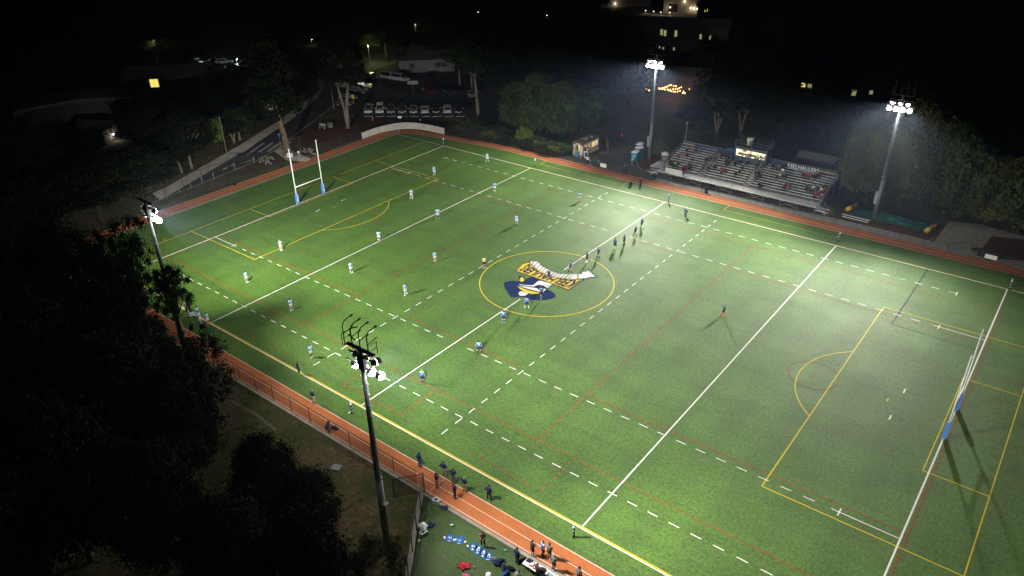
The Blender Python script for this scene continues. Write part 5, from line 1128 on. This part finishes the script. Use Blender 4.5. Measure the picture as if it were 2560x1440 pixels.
# ================================================================ CARS
def car_proto(kind):
    L_, W_, H_ = dict(sedan=(4.6, 1.8, 1.45), suv=(4.7, 1.88, 1.75), pickup=(5.3, 1.9, 1.8), van=(5.0, 1.95, 2.0))[kind]
    lower = [(-L_/2, .35), (-L_/2, .72), (-L_/2+.1, .88), (L_/2-.15, .86), (L_/2, .66), (L_/2, .35)]
    if kind == 'sedan': lower = [(-L_/2, .35), (-L_/2, .8), (-L_/2+.12, .95), (-1.3, .98), (.95, .96), (L_/2-.15, .78), (L_/2, .6), (L_/2, .35)]; cab = [(-1.75, .95), (-1.15, H_), (.25, H_), (1.1, .95)]
    elif kind == 'suv': lower = [(-L_/2, .4), (-L_/2, 1.0), (.95, 1.05), (L_/2-.15, .95), (L_/2, .7), (L_/2, .4)]; cab = [(-L_/2+.05, 1.0), (-L_/2+.35, H_), (.35, H_), (1.1, 1.03)]
    elif kind == 'van': lower = [(-L_/2, .4), (-L_/2, 1.1), (1.2, 1.1), (L_/2-.1, .95), (L_/2, .7), (L_/2, .4)]; cab = [(-L_/2+.03, 1.1), (-L_/2+.12, H_), (.8, H_), (1.6, 1.05)]
    else: lower = [(-L_/2, .5), (-L_/2, 1.05), (1.1, 1.08), (L_/2-.1, 1.0), (L_/2, .75), (L_/2, .5)]; cab = [(-1.0, 1.05), (-.8, H_), (.5, H_), (1.15, 1.06)]
    def ext(pr, w0, w1=None, top=None):
        w1 = w1 or w0; n = len(pr); zt = max(z for x, z in pr); zb = min(z for x, z in pr)
        ws = [w0+(w1-w0)*((z-zb)/(zt-zb)) for x, z in pr]
        vs = [(x, -w_/2, z) for (x, z), w_ in zip(pr, ws)]+[(x, w_/2, z) for (x, z), w_ in zip(pr, ws)]
        return vs, [tuple(range(n)), tuple(range(2*n-1, n-1, -1))]+[(k, n+k, n+(k+1) % n, (k+1) % n) for k in range(n)]
    body = MB(); body.add(*ext(lower, W_, W_*.96)); body.add(*ext(cab, W_*.93, W_*.76))
    zc0, zc1 = cab[0][1]+.06, H_-.07
    def lx(side, z): (x0, z0), (x1, z1) = (cab[0], cab[1]) if side == 0 else (cab[3], cab[2]); return x0+(x1-x0)*(z-z0)/(z1-z0)
    def wy(z): zb = cab[0][1]; return (W_*.93+(W_*.76-W_*.93)*(z-zb)/(H_-zb))/2
    gl = MB()
    for s in (-1, 1):
        a = [(lx(0, zc0)+.15, s*(wy(zc0)+.008), zc0), (lx(1, zc0)-.15, s*(wy(zc0)+.008), zc0), (lx(1, zc1)-.12, s*(wy(zc1)+.008), zc1), (lx(0, zc1)+.12, s*(wy(zc1)+.008), zc1)]
        gl.add(a if s < 0 else a[::-1], [(0, 1, 2, 3)])
    for side, e in ((0, -.01), (1, .01)):
        gl.add([(lx(side, z)+e, y, z) for z, k in ((zc0, .88), (zc1, .88)) for y in (-wy(z)*k, wy(z)*k)], [(0, 1, 3, 2)])
    return dict(kind=kind, L=L_, W=W_, body=body.mesh('car_body'), glass=gl.mesh('car_glass'))
CP = {k: car_proto(k) for k in ('sedan', 'suv', 'pickup', 'van')}
for p in CP.values():
    p['body'].materials.append(None); p['glass'].materials.append(M('car_glass', (.012, .013, .015), .12, .6))
TY = MB().cyl((0, -.11, 0), (0, .11, 0), .33, n=16).mesh('tyre'); TY.materials.append(M('tyre_rubber', (.012, .012, .012), .85)); RM = MB().cyl((0, -.12, 0), (0, .12, 0), .20, n=10).mesh('rim'); RM.materials.append(M('rim_metal', (.35, .35, .36), .35, metal=.8))
HLM = MB().box((0, 0, 0), (.06, .38, .15)).mesh('headlight'); HLM.materials.append(M('headlight_glass', (.75, .77, .8), .15, .8)); TLM = MB().box((0, 0, 0), (.05, .30, .18)).mesh('tail_light'); TLM.materials.append(M('tail_red', (.35, .01, .01), .3))
PL = MB().box((0, 0, 0), (.03, .42, .14)).mesh('number_plate'); PL.materials.append(PWHITE)
PAINT = {n: M('paint_'+n, c, .28, .6, metal=m) for n, c, m in (('white', (.45, .45, .45), 0), ('silver', (.36, .36, .38), .5), ('black', (.012, .012, .014), .2), ('grey', (.09, .09, .10), .4), ('dark blue', (.015, .025, .06), .3), ('dark green', (.02, .035, .02), .2), ('maroon', (.10, .012, .015), .2), ('tan', (.22, .19, .14), .2))}
def car(kind, col, x, y, rot, lab, parts=True, lit=False, group='parked cars'):
    p = CP[kind]; o = mobj('parked_car', p['body'], PAINT[col]); o.location = (x, y, -.026); o.rotation_euler = (0, 0, rot); tag(o, lab, 'car', group)
    def ch(n, me, loc, par=o): q = bpy.data.objects.new(n, me); C.objects.link(q); q.parent = par; q.location = loc; return q
    ch('windows', p['glass'], (0, 0, 0))
    if not parts: return o
    for sx in (-.31, .30):
        for s in (-1, 1): wq = ch('wheel', TY, (sx*p['L'], s*(p['W']/2-.10), .33)); wq.name = 'wheel'; ch('rim', RM, (0, 0, 0), wq)
    for s in (-1, 1):
        ch('headlight', HLM, (p['L']/2-.01, s*(p['W']/2-.30), .70)); ch('tail_light', TLM, (-p['L']/2+.0, s*(p['W']/2-.25), .80))
        m_ = ch('wing_mirror', HLM, (.75, s*(p['W']/2+.08), 1.05)); m_.scale = (2, .4, 1); 
    ch('number_plate', PL, (p['L']/2+.01, 0, .5))
    if lit:
        q = MB().box((0, 0, 0), (.08, .4, .2)).build('headlight', M('lit_headlight', (1, 1, 1), .4, emit=(1, .95, .85), es=25), o, False, (p['L']/2+.03, .6, .72))
    return o
fr = [('pickup', 'silver', 1), ('suv', 'white', 1), ('pickup', 'grey', 1), ('suv', 'grey', 1), ('sedan', 'tan', 1), ('sedan', 'white', -1), ('sedan', 'black', 1), ('suv', 'white', -1), ('sedan', 'black', 1)]
d0 = G(930, 292)-G(936, 268); ang = math.atan2(d0.y, d0.x)
for k, (kd, cl, f_) in enumerate(fr):
    g = G(921+k*28.3, 287); c = G(921+k*28.3+.6, 287-9.5); c2 = Vector((g.x, g.y, 0))-Vector((d0.x, d0.y, 0)).normalized()*2.5
    car(kd, cl, c2.x, c2.y, ang if f_ > 0 else ang+math.pi, '%s %s parked %s from the left in the front row' % (cl, kd, ORD[k]))
for k, (kd, cl, u, v) in enumerate((('sedan', 'maroon', 1071, 232), ('sedan', 'black', 1098, 233), ('sedan', 'dark blue', 1124, 237), ('sedan', 'black', 1149, 240), ('sedan', 'silver', 1173, 240), ('sedan', 'black', 1207, 237))):
    g = G(u, v); car(kd, cl, g.x, g.y, ang+math.pi+.55, '%s car parked %s from the left in the middle row' % (cl, ORD[k]))
for kd, cl, u, v, rr_, lab in (('van', 'white', 974, 198, ang+.9, 'white van at the back left of the car park'), ('van', 'white', 1000, 202, ang+.9, 'white van right of another van at the back'), ('sedan', 'black', 930, 196, ang+.9, 'black car left of the two white vans'),
    ('sedan', 'tan', 871, 248, ang+1.5, 'pale car behind the double tree trunk'), ('sedan', 'black', 862, 262, ang+1.5, 'black car at the kerb behind the double tree trunk'), ('pickup', 'white', 905, 222, ang+1.6, 'white pickup half hidden by the dark crown'), ('suv', 'black', 896, 232, ang+1.5, 'black car between the white pickup and the pale car')):
    g = G(u, v); car(kd, cl, g.x, g.y, rr_, lab)
g = G(1100, 86); car('van', 'tan', g.x, g.y, R(200), 'van with one headlight on far up the road at the top', lit=True, group=None)
for k, (kd, cl, u, v) in enumerate((('sedan', 'grey', 458, 152), ('sedan', 'black', 478, 155), ('suv', 'dark green', 520, 147), ('sedan', 'white', 508, 167), ('suv', 'silver', 562, 160), ('sedan', 'dark green', 540, 158), ('sedan', 'silver', 612, 165), ('sedan', 'grey', 585, 172), ('sedan', 'silver', 618, 198), ('suv', 'grey', 600, 190))):
    g = G(u, v); car(kd, cl, g.x, g.y, R(30)+k*.1, '%s car in the dark far left car park, %s from the left' % (cl, ORD[k]), True, group='cars in the far left car park')
for e_, (u, v) in enumerate(((515, 152), (600, 175))):
    pass
# signs, hydrants and small things near the road
def signpost(u, v, h, mat, lab, cat='sign', w_=.45, hh=.45, rot=FA):
    g = G(u, v); t = empty('road_sign', tuple(g), lab, cat, None, rot); MB().cyl((0, 0, -.05), (0, 0, h), .04, n=6).build('post', STEEL, t); MB().box((0, -.05, h-hh/2), (w_, .02, hh)).build('sign_plate', mat, t)
signpost(702, 364, 2.6, M('sign_blue', (.02, .16, .6), .5), 'blue disc sign on a slim post beside the crosswalk'); signpost(884, 256, 1.9, M('sign_yellow', (.6, .5, .04), .5), 'yellow post sign at the left end of the front row of cars', w_=.6, hh=1.0)
signpost(1000, 302, 1.1, PWHITE, 'small white sign standing in the mulch above the curved wall', w_=.9, hh=.5); signpost(727, 402, 1.6, PWHITE, 'white notice board on the fence by the concrete path', w_=1.2, hh=.9); signpost(748, 393, 1.3, PWHITE, 'small white notice on the fence right of the concrete path')
signpost(1034, 236, 3.4, M('sign_back', (.25, .27, .26), .6), 'pale sign panel on two posts in the middle of the car park', w_=2.6, hh=.9); signpost(1767, 186, 1.8, PWHITE, 'square white board alone in the dark right of the left far mast', w_=1.9, hh=1.5)
for u, v, lab in ((932, 303, 'red and white hydrant left of the small white sign'), (1051, 306, 'small red hydrant right of the small white sign')):
    g = G(u, v); o = MB().cyl((0, 0, 0), (0, 0, .6), .14, n=10).build('hydrant', M('hydrant_red', (.5, .03, .02), .5), None, True, (g.x, g.y, -.03)); MB().ell((0, 0, .62), (.16, .16, .14), 10, 6).build('cap', PWHITE, o); tag(o, lab, 'hydrant')
g = G(806, 322); t = empty('picnic_bench', tuple(g), 'small pale bench on the mulch slope left of the double trunk', 'bench', rot=.3); MB().box((0, 0, .45), (1.6, .5, .06)).build('seat', CONC, t); MB().box((-.6, 0, .2), (.1, .4, .42)).build('leg', CONC, t); MB().box((.6, 0, .2), (.1, .4, .42)).build('leg', CONC, t); MB().box((0, .3, .85), (1.6, .06, .5)).build('backrest', CONC, t)
g = G(826, 318); tag(MB().box((0, 0, .5), (.9, .7, 1.0)).box((0, 0, 1.03), (1, .8, .06)).build('utility_cabinet', M('cabinet_grey', (.16, .16, .14), .8), None, False, (g.x, g.y, -.03)), 'square grey utility cabinet beside the pale bench', 'cabinet')
for u, v, n_, lab in ((668, 400, 34, 'bed of pale rocks in the mulch left of the concrete path'), (768, 382, 26, 'bed of pale rocks right of the concrete path')):
    b_ = MB(); g = G(u, v)
    for k in range(n_): a = rnd.uniform(0, 6.28); q = rnd.random()**.5; s = rnd.uniform(.18, .42); b_.ell((q*2.6*math.cos(a+.3), q*1.8*math.sin(a), s*.3), (s, s*.8, s*.6), 6, 4, rot=Matrix.Rotation(a, 3, 'Z'))
    o = b_.build('rock_bed', M('rocks', (.20, .17, .12), .9, var=.3, scale=2), None, False, (g.x, g.y, -.03)); tag(o, lab, 'rocks', kind='stuff')
# small tractor near the hut
g = G(1497, 369); t = empty('wooden_fence', (g.x+.8, g.y+1.5, 0), 'dark brown board fence and gate behind the food hut', 'fence', rot=-.9)
for k in range(8): MB().box((-2.8+.8*k, 0, 1.0), (.76, .05, 2.0)).build('board_panel', M('brown_boards', (.10, .045, .025), .9, var=.25, scale=3), t)
lump('garden_cart', 1497, 368, (1.6, 1.2, 1.1), BLACK, 'dark covered cart parked behind the food hut', 'cart', .5, .2, 31)
#SECTION5
# ================================================================ TREES
BARK = M('bark', (.16, .12, .085), .95, .1, var=.3, scale=3); BARKD = M('dark_bark', (.05, .038, .028), .95, .1, var=.3, scale=3); BARKP = M('pale_bark', (.20, .17, .135), .9, .15, var=.25, scale=2)
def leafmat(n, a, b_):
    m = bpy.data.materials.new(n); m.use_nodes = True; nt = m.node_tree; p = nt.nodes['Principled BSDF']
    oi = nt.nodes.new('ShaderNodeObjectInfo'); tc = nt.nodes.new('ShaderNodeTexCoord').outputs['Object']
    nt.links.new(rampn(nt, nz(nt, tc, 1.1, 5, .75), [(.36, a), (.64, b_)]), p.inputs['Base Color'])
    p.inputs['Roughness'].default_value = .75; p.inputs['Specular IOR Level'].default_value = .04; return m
LG = leafmat('leaves_green', (.010, .018, .006), (.036, .052, .016)); LM = leafmat('leaves_floodlit', (.020, .036, .010), (.085, .118, .034)); LD = leafmat('leaves_shaded', (.004, .007, .003), (.013, .017, .007)); LY = leafmat('leaves_yellow', (.036, .040, .011), (.135, .125, .036)); LB = leafmat('leaves_bright', (.06, .11, .015), (.20, .26, .04))  # shade is put into the darkest leaf colour, floodlight into mid and partly yellow
def crown_mesh(name, kind, nc, nl, ls, seed):
    r = random.Random(seed); vs = []; fs = []; twigs = MB(); cs = []
    for i in range(nc):
        if kind == 'round':
            a = r.uniform(0, 6.283); zz = r.uniform(-.75, 1); rad = (1-zz*zz)**.5*(1 if r.random() < .7 else r.random())*r.uniform(.75, 1.0); c = Vector((rad*math.cos(a), rad*math.sin(a), zz)); cr = r.uniform(.09, .28)
        elif kind == 'pine':
            zz = r.uniform(-1, 1); w_ = .25+.75*(1-(zz+1)/2)**.7; a = r.uniform(0, 6.283); q = r.uniform(.3, 1)*w_; c = Vector((q*math.cos(a), q*math.sin(a), zz)); cr = r.uniform(.10, .22)
        elif kind == 'euc':
            a = r.uniform(0, 6.283); zz = r.uniform(-.6, 1); q = r.uniform(.1, 1.05); c = Vector((q*math.cos(a), q*math.sin(a), zz)); cr = r.uniform(.07, .24)
        else:
            a = r.uniform(0, 6.283); zz = r.uniform(-.2, 1); rad = r.uniform(.2, 1); c = Vector((rad*math.cos(a), rad*math.sin(a), zz*(1-.5*rad))); cr = r.uniform(.15, .30)
        cs.append((c, cr))
        if kind in ('euc', 'round') and i % 2 == 0: twigs.cyl((0, 0, -1.0 if kind == 'euc' else -.9), c, .022, .006, 5, cap=False)
    for c, cr in cs:
        sq = r.uniform(.55, .9)
        for _ in range(nl):
            d = Vector((r.gauss(0, 1), r.gauss(0, 1), r.gauss(0, 1)))*cr*.62; d.z *= sq
            p = c+d; s = ls*r.uniform(.6, 1.5); n = (d.normalized()+Vector((r.uniform(-.8, .8), r.uniform(-.8, .8), r.uniform(-.4, .9)))).normalized()
            u = n.orthogonal().normalized(); u = Matrix.Rotation(r.uniform(0, 6.28), 3, n) @ u; w2 = n.cross(u)
            o = len(vs); vs += [p-u*s, p+w2*s*.5, p+u*s*1.2, p-w2*s*.5]; fs.append((o, o+1, o+2, o+3))
    me = bpy.data.meshes.new(name); me.from_pydata([tuple(v) for v in vs], [], fs); me.update(); me.materials.append(None)
    return me, twigs
CR = {}
for kd, sp in dict(round=('round', 150, 60, .055), big=('round', 260, 75, .034), pine=('pine', 120, 60, .055), euc=('euc', 105, 110, .036), euc2=('euc', 150, 110, .030), bush=('bush', 50, 90, .075)).items():
    for s in (0, 1):
        CR[(kd, s)] = crown_mesh('crown_'+kd, *sp, 11+s*7+len(kd))
for k, (me, tw) in list(CR.items()):
    if tw.v: tm = tw.mesh('limbs'); tm.materials.append(None)
    else: tm = None
    CR[k] = (me, tm)
TR = {}
def tree(x, y, h, rad, kind, leaf, lab, bark=BARKD, ch=.62, lean=(0, 0), forks=1, tr=.25, name='tree', cat='tree', gr='trees around the pitch'):
    """h total height, rad crown radius, ch crown height as a share of h"""
    t = empty(name, (x, y, -.06), lab, cat, gr); s = rnd.randint(0, 1); me, tm = CR[(kind, s)]
    cz = h*(1-ch/2); czr = h*ch/2; lx, ly = lean
    c = mobj('crown', me, leaf, t); c.location = (lx, ly, cz); c.scale = (rad, rad, czr); c.rotation_euler = (0, 0, rnd.uniform(0, 6.28))
    if tm:
        m_ = mobj('limbs', tm, bark, c)
    for k in range(forks):
        a = 6.28*k/max(forks, 1)+1; o = (0 if forks == 1 else rad*.28)
        mb = MB(); pts = [(0, 0, 0), (lx*.25+o*.2*math.cos(a), ly*.25+o*.2*math.sin(a), h*(1-ch)*.5), (lx*.7+o*.7*math.cos(a), ly*.7+o*.7*math.sin(a), h*(1-ch)*1.02), (lx+o*1.3*math.cos(a), ly+o*1.3*math.sin(a), cz+czr*.4)]
        rs = [tr*1.25, tr, tr*.75, tr*.2]
        for i in range(3): mb.cyl(pts[i], pts[i+1], rs[i]*(1 if k == 0 else .75), rs[i+1]*(1 if k == 0 else .75), 9)
        mb.build('trunk', bark, t, True)
    return t
def tree_px(u, v, tv, rad, kind, leaf, lab, **k):
    g = G(u, v); return tree(g.x, g.y, HT(g, tv), rad, kind, leaf, lab, **k)
tp_ = tree_px
# dark foreground woods on the near bank
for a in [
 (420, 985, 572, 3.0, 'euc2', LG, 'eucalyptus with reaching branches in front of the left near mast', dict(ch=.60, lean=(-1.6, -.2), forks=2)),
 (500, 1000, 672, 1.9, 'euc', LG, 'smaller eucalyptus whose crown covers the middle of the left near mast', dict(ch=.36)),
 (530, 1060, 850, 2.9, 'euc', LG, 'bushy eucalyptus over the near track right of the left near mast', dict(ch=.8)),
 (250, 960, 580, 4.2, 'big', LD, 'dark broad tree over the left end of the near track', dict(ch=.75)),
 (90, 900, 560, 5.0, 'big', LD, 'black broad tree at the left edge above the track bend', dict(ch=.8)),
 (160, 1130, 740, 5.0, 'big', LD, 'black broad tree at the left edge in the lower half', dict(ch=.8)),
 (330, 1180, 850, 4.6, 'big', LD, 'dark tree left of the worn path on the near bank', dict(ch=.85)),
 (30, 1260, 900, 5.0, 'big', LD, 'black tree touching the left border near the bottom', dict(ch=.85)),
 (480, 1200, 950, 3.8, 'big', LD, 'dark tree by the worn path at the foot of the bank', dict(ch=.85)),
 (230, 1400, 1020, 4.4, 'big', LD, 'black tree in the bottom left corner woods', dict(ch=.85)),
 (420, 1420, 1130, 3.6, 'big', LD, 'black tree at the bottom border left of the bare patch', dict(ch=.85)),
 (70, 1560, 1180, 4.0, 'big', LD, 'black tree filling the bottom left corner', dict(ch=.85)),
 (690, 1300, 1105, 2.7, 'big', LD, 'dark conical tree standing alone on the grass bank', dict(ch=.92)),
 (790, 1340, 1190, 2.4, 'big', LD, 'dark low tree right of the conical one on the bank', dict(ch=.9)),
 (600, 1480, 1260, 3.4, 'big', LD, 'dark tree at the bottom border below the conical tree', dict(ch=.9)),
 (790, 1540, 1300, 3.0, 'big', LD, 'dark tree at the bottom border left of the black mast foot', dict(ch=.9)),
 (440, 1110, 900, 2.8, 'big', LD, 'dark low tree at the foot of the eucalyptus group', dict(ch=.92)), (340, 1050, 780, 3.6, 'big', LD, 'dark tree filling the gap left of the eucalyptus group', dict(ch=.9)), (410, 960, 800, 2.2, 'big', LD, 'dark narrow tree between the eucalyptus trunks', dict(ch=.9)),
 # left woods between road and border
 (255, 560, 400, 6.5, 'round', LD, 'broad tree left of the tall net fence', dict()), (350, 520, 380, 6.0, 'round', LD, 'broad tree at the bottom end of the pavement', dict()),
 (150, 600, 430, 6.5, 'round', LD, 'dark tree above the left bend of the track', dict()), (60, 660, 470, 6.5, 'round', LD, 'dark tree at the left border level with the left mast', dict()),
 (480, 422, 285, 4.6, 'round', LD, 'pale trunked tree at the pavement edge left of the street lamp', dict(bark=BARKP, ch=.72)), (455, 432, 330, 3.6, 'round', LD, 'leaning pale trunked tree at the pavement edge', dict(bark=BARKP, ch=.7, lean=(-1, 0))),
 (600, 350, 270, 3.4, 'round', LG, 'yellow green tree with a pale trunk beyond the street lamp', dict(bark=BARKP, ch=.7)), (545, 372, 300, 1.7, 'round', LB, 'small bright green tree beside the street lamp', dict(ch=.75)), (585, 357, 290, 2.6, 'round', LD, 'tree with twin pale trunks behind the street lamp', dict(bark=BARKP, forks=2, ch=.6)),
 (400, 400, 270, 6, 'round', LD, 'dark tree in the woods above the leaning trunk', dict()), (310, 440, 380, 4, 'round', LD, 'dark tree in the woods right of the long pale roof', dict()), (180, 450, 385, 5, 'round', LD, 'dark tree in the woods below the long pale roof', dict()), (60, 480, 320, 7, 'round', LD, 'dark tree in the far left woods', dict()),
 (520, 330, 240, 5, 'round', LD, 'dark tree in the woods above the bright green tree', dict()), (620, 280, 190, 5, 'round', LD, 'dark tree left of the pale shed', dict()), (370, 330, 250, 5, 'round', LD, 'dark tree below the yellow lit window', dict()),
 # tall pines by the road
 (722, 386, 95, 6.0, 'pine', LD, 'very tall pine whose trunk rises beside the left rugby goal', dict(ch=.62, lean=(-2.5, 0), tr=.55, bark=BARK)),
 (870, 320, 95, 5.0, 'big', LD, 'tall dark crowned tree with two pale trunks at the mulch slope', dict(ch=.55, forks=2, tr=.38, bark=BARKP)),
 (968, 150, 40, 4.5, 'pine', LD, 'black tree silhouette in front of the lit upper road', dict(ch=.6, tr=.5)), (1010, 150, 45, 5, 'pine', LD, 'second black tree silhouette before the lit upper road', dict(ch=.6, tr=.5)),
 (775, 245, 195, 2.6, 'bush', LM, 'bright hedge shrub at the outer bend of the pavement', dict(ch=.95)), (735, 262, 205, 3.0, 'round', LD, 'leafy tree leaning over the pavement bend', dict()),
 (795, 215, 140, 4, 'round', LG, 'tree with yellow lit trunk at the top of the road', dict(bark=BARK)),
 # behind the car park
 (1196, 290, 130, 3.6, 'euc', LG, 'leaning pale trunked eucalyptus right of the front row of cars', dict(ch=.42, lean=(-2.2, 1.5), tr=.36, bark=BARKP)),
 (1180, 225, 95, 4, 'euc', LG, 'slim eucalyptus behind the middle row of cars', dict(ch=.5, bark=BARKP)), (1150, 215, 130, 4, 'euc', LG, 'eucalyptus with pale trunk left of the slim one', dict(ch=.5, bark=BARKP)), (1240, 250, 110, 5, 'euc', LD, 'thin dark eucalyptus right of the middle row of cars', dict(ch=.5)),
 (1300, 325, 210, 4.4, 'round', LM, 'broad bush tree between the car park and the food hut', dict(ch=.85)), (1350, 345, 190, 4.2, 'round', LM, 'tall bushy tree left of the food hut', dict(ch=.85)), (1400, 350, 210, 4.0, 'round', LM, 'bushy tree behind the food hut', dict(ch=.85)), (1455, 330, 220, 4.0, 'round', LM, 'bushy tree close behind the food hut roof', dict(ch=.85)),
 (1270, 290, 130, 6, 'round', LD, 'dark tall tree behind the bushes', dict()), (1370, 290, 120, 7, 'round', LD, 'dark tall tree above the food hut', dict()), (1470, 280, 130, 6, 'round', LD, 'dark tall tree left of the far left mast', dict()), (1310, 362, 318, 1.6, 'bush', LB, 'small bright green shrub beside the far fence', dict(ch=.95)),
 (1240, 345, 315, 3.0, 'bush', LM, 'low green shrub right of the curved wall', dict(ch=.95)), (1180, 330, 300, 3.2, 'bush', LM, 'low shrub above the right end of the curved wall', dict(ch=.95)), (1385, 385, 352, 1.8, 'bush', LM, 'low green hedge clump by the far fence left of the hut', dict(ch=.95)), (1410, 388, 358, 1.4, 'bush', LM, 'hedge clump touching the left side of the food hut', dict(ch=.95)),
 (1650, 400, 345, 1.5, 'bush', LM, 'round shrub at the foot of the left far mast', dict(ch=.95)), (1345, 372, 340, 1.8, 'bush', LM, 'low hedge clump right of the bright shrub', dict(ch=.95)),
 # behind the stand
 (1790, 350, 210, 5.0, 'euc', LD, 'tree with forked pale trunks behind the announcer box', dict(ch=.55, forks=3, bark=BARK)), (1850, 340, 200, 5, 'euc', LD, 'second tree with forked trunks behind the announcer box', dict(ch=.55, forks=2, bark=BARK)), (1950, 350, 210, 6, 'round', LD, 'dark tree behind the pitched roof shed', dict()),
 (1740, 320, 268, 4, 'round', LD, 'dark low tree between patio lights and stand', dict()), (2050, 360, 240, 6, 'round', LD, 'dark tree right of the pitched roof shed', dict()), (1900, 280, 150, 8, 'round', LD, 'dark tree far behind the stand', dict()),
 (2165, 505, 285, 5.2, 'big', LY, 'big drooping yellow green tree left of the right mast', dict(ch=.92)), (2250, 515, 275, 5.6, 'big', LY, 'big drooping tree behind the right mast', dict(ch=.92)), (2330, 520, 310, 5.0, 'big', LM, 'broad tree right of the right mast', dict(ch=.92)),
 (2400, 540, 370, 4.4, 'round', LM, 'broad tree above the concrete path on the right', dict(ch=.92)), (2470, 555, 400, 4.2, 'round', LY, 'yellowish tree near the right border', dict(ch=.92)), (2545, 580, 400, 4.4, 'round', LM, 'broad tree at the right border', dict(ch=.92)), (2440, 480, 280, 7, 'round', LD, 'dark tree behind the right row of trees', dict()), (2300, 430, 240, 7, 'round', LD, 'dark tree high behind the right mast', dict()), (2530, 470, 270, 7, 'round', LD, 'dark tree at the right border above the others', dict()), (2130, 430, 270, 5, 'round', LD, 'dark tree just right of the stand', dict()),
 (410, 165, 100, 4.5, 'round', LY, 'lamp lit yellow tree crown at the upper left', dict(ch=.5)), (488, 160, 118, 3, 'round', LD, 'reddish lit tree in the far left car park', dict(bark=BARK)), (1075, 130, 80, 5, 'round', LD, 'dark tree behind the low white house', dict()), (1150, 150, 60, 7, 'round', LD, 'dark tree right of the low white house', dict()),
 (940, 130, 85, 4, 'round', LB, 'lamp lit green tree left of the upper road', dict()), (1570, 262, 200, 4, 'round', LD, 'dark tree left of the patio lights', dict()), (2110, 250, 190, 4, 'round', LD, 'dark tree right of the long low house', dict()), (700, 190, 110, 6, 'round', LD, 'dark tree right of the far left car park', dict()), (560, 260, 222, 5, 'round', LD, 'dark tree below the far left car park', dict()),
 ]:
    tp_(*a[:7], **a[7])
# shrubs in front of the mast foot
for u, v, tv, r_, lf, lab in ((930, 1400, 1345, .9, LY, 'scrubby yellow bush at the foot of the tall black mast'), (985, 1420, 1350, .9, LY, 'second scrubby bush by the black mast foot'), (900, 1450, 1390, 1.0, LG, 'scrubby bush at the bottom border by the mast foot')):
    tp_(u, v, tv, r_, 'euc', lf, lab, ch=.9, tr=.04, name='bush', cat='bush', gr='bushes on the near bank')
# far woods read as one mass on every side
r = random.Random(5); fw = bpy.data.objects.new('far_woods', None)
pts = []
vs = []; fs = []
for k in range(520):
    a = r.uniform(0, 1); u = r.uniform(-100, 2660); v = r.uniform(5, 250)
    g = G(u, v)
    if v > 120 and 380 < u < 1300: continue
    if 150 > v and 1560 < u < 1760: continue
    if abs(u-2040) < 90 and 190 < v < 260: continue
    if abs(u-1670) < 70 and 190 < v < 280: continue
    if abs(u-1700) < 40 and v < 190: continue
    if 360 < u < 660 and 90 < v < 230: continue
    if 880 < u < 1130 and 60 < v < 200: continue
    h = r.uniform(5, 9); rad = r.uniform(3, 5)
    for _ in range(90):
        d = Vector((r.gauss(0, 1), r.gauss(0, 1), abs(r.gauss(0, 1)))).normalized()*r.uniform(.7, 1); p = Vector((g.x+d.x*rad, g.y+d.y*rad, h*.3+d.z*h*.6)); s = r.uniform(.4, .9)
        e = Vector((r.gauss(0, 1), r.gauss(0, 1), r.gauss(0, 1))).normalized()*s; f_ = e.orthogonal().normalized()*s*.6
        o = len(vs); vs += [tuple(p-e), tuple(p+f_), tuple(p+e), tuple(p-f_)]; fs.append((o, o+1, o+2, o+3))
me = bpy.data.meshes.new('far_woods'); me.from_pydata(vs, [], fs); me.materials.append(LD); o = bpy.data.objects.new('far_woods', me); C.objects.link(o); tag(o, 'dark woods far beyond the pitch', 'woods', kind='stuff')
bpy.data.objects.remove(fw)
# ---------------------------------------------------------------- haze
hm = bpy.data.materials.new('night_haze'); hm.use_nodes = True; nt = hm.node_tree; nt.nodes.remove(nt.nodes['Principled BSDF'])
pv = nt.nodes.new('ShaderNodeVolumePrincipled'); pv.inputs['Color'].default_value = (.50, .66, 1.0, 1); pv.inputs['Density'].default_value = HAZE; pv.inputs['Anisotropy'].default_value = .35
nt.links.new(pv.outputs[0], nt.nodes['Material Output'].inputs['Volume'])
mb = MB(); mb.box((-250, 350, 33), (1320, 1320, 76)); hz = mb.build('haze', hm); tag(hz, kind='stuff')
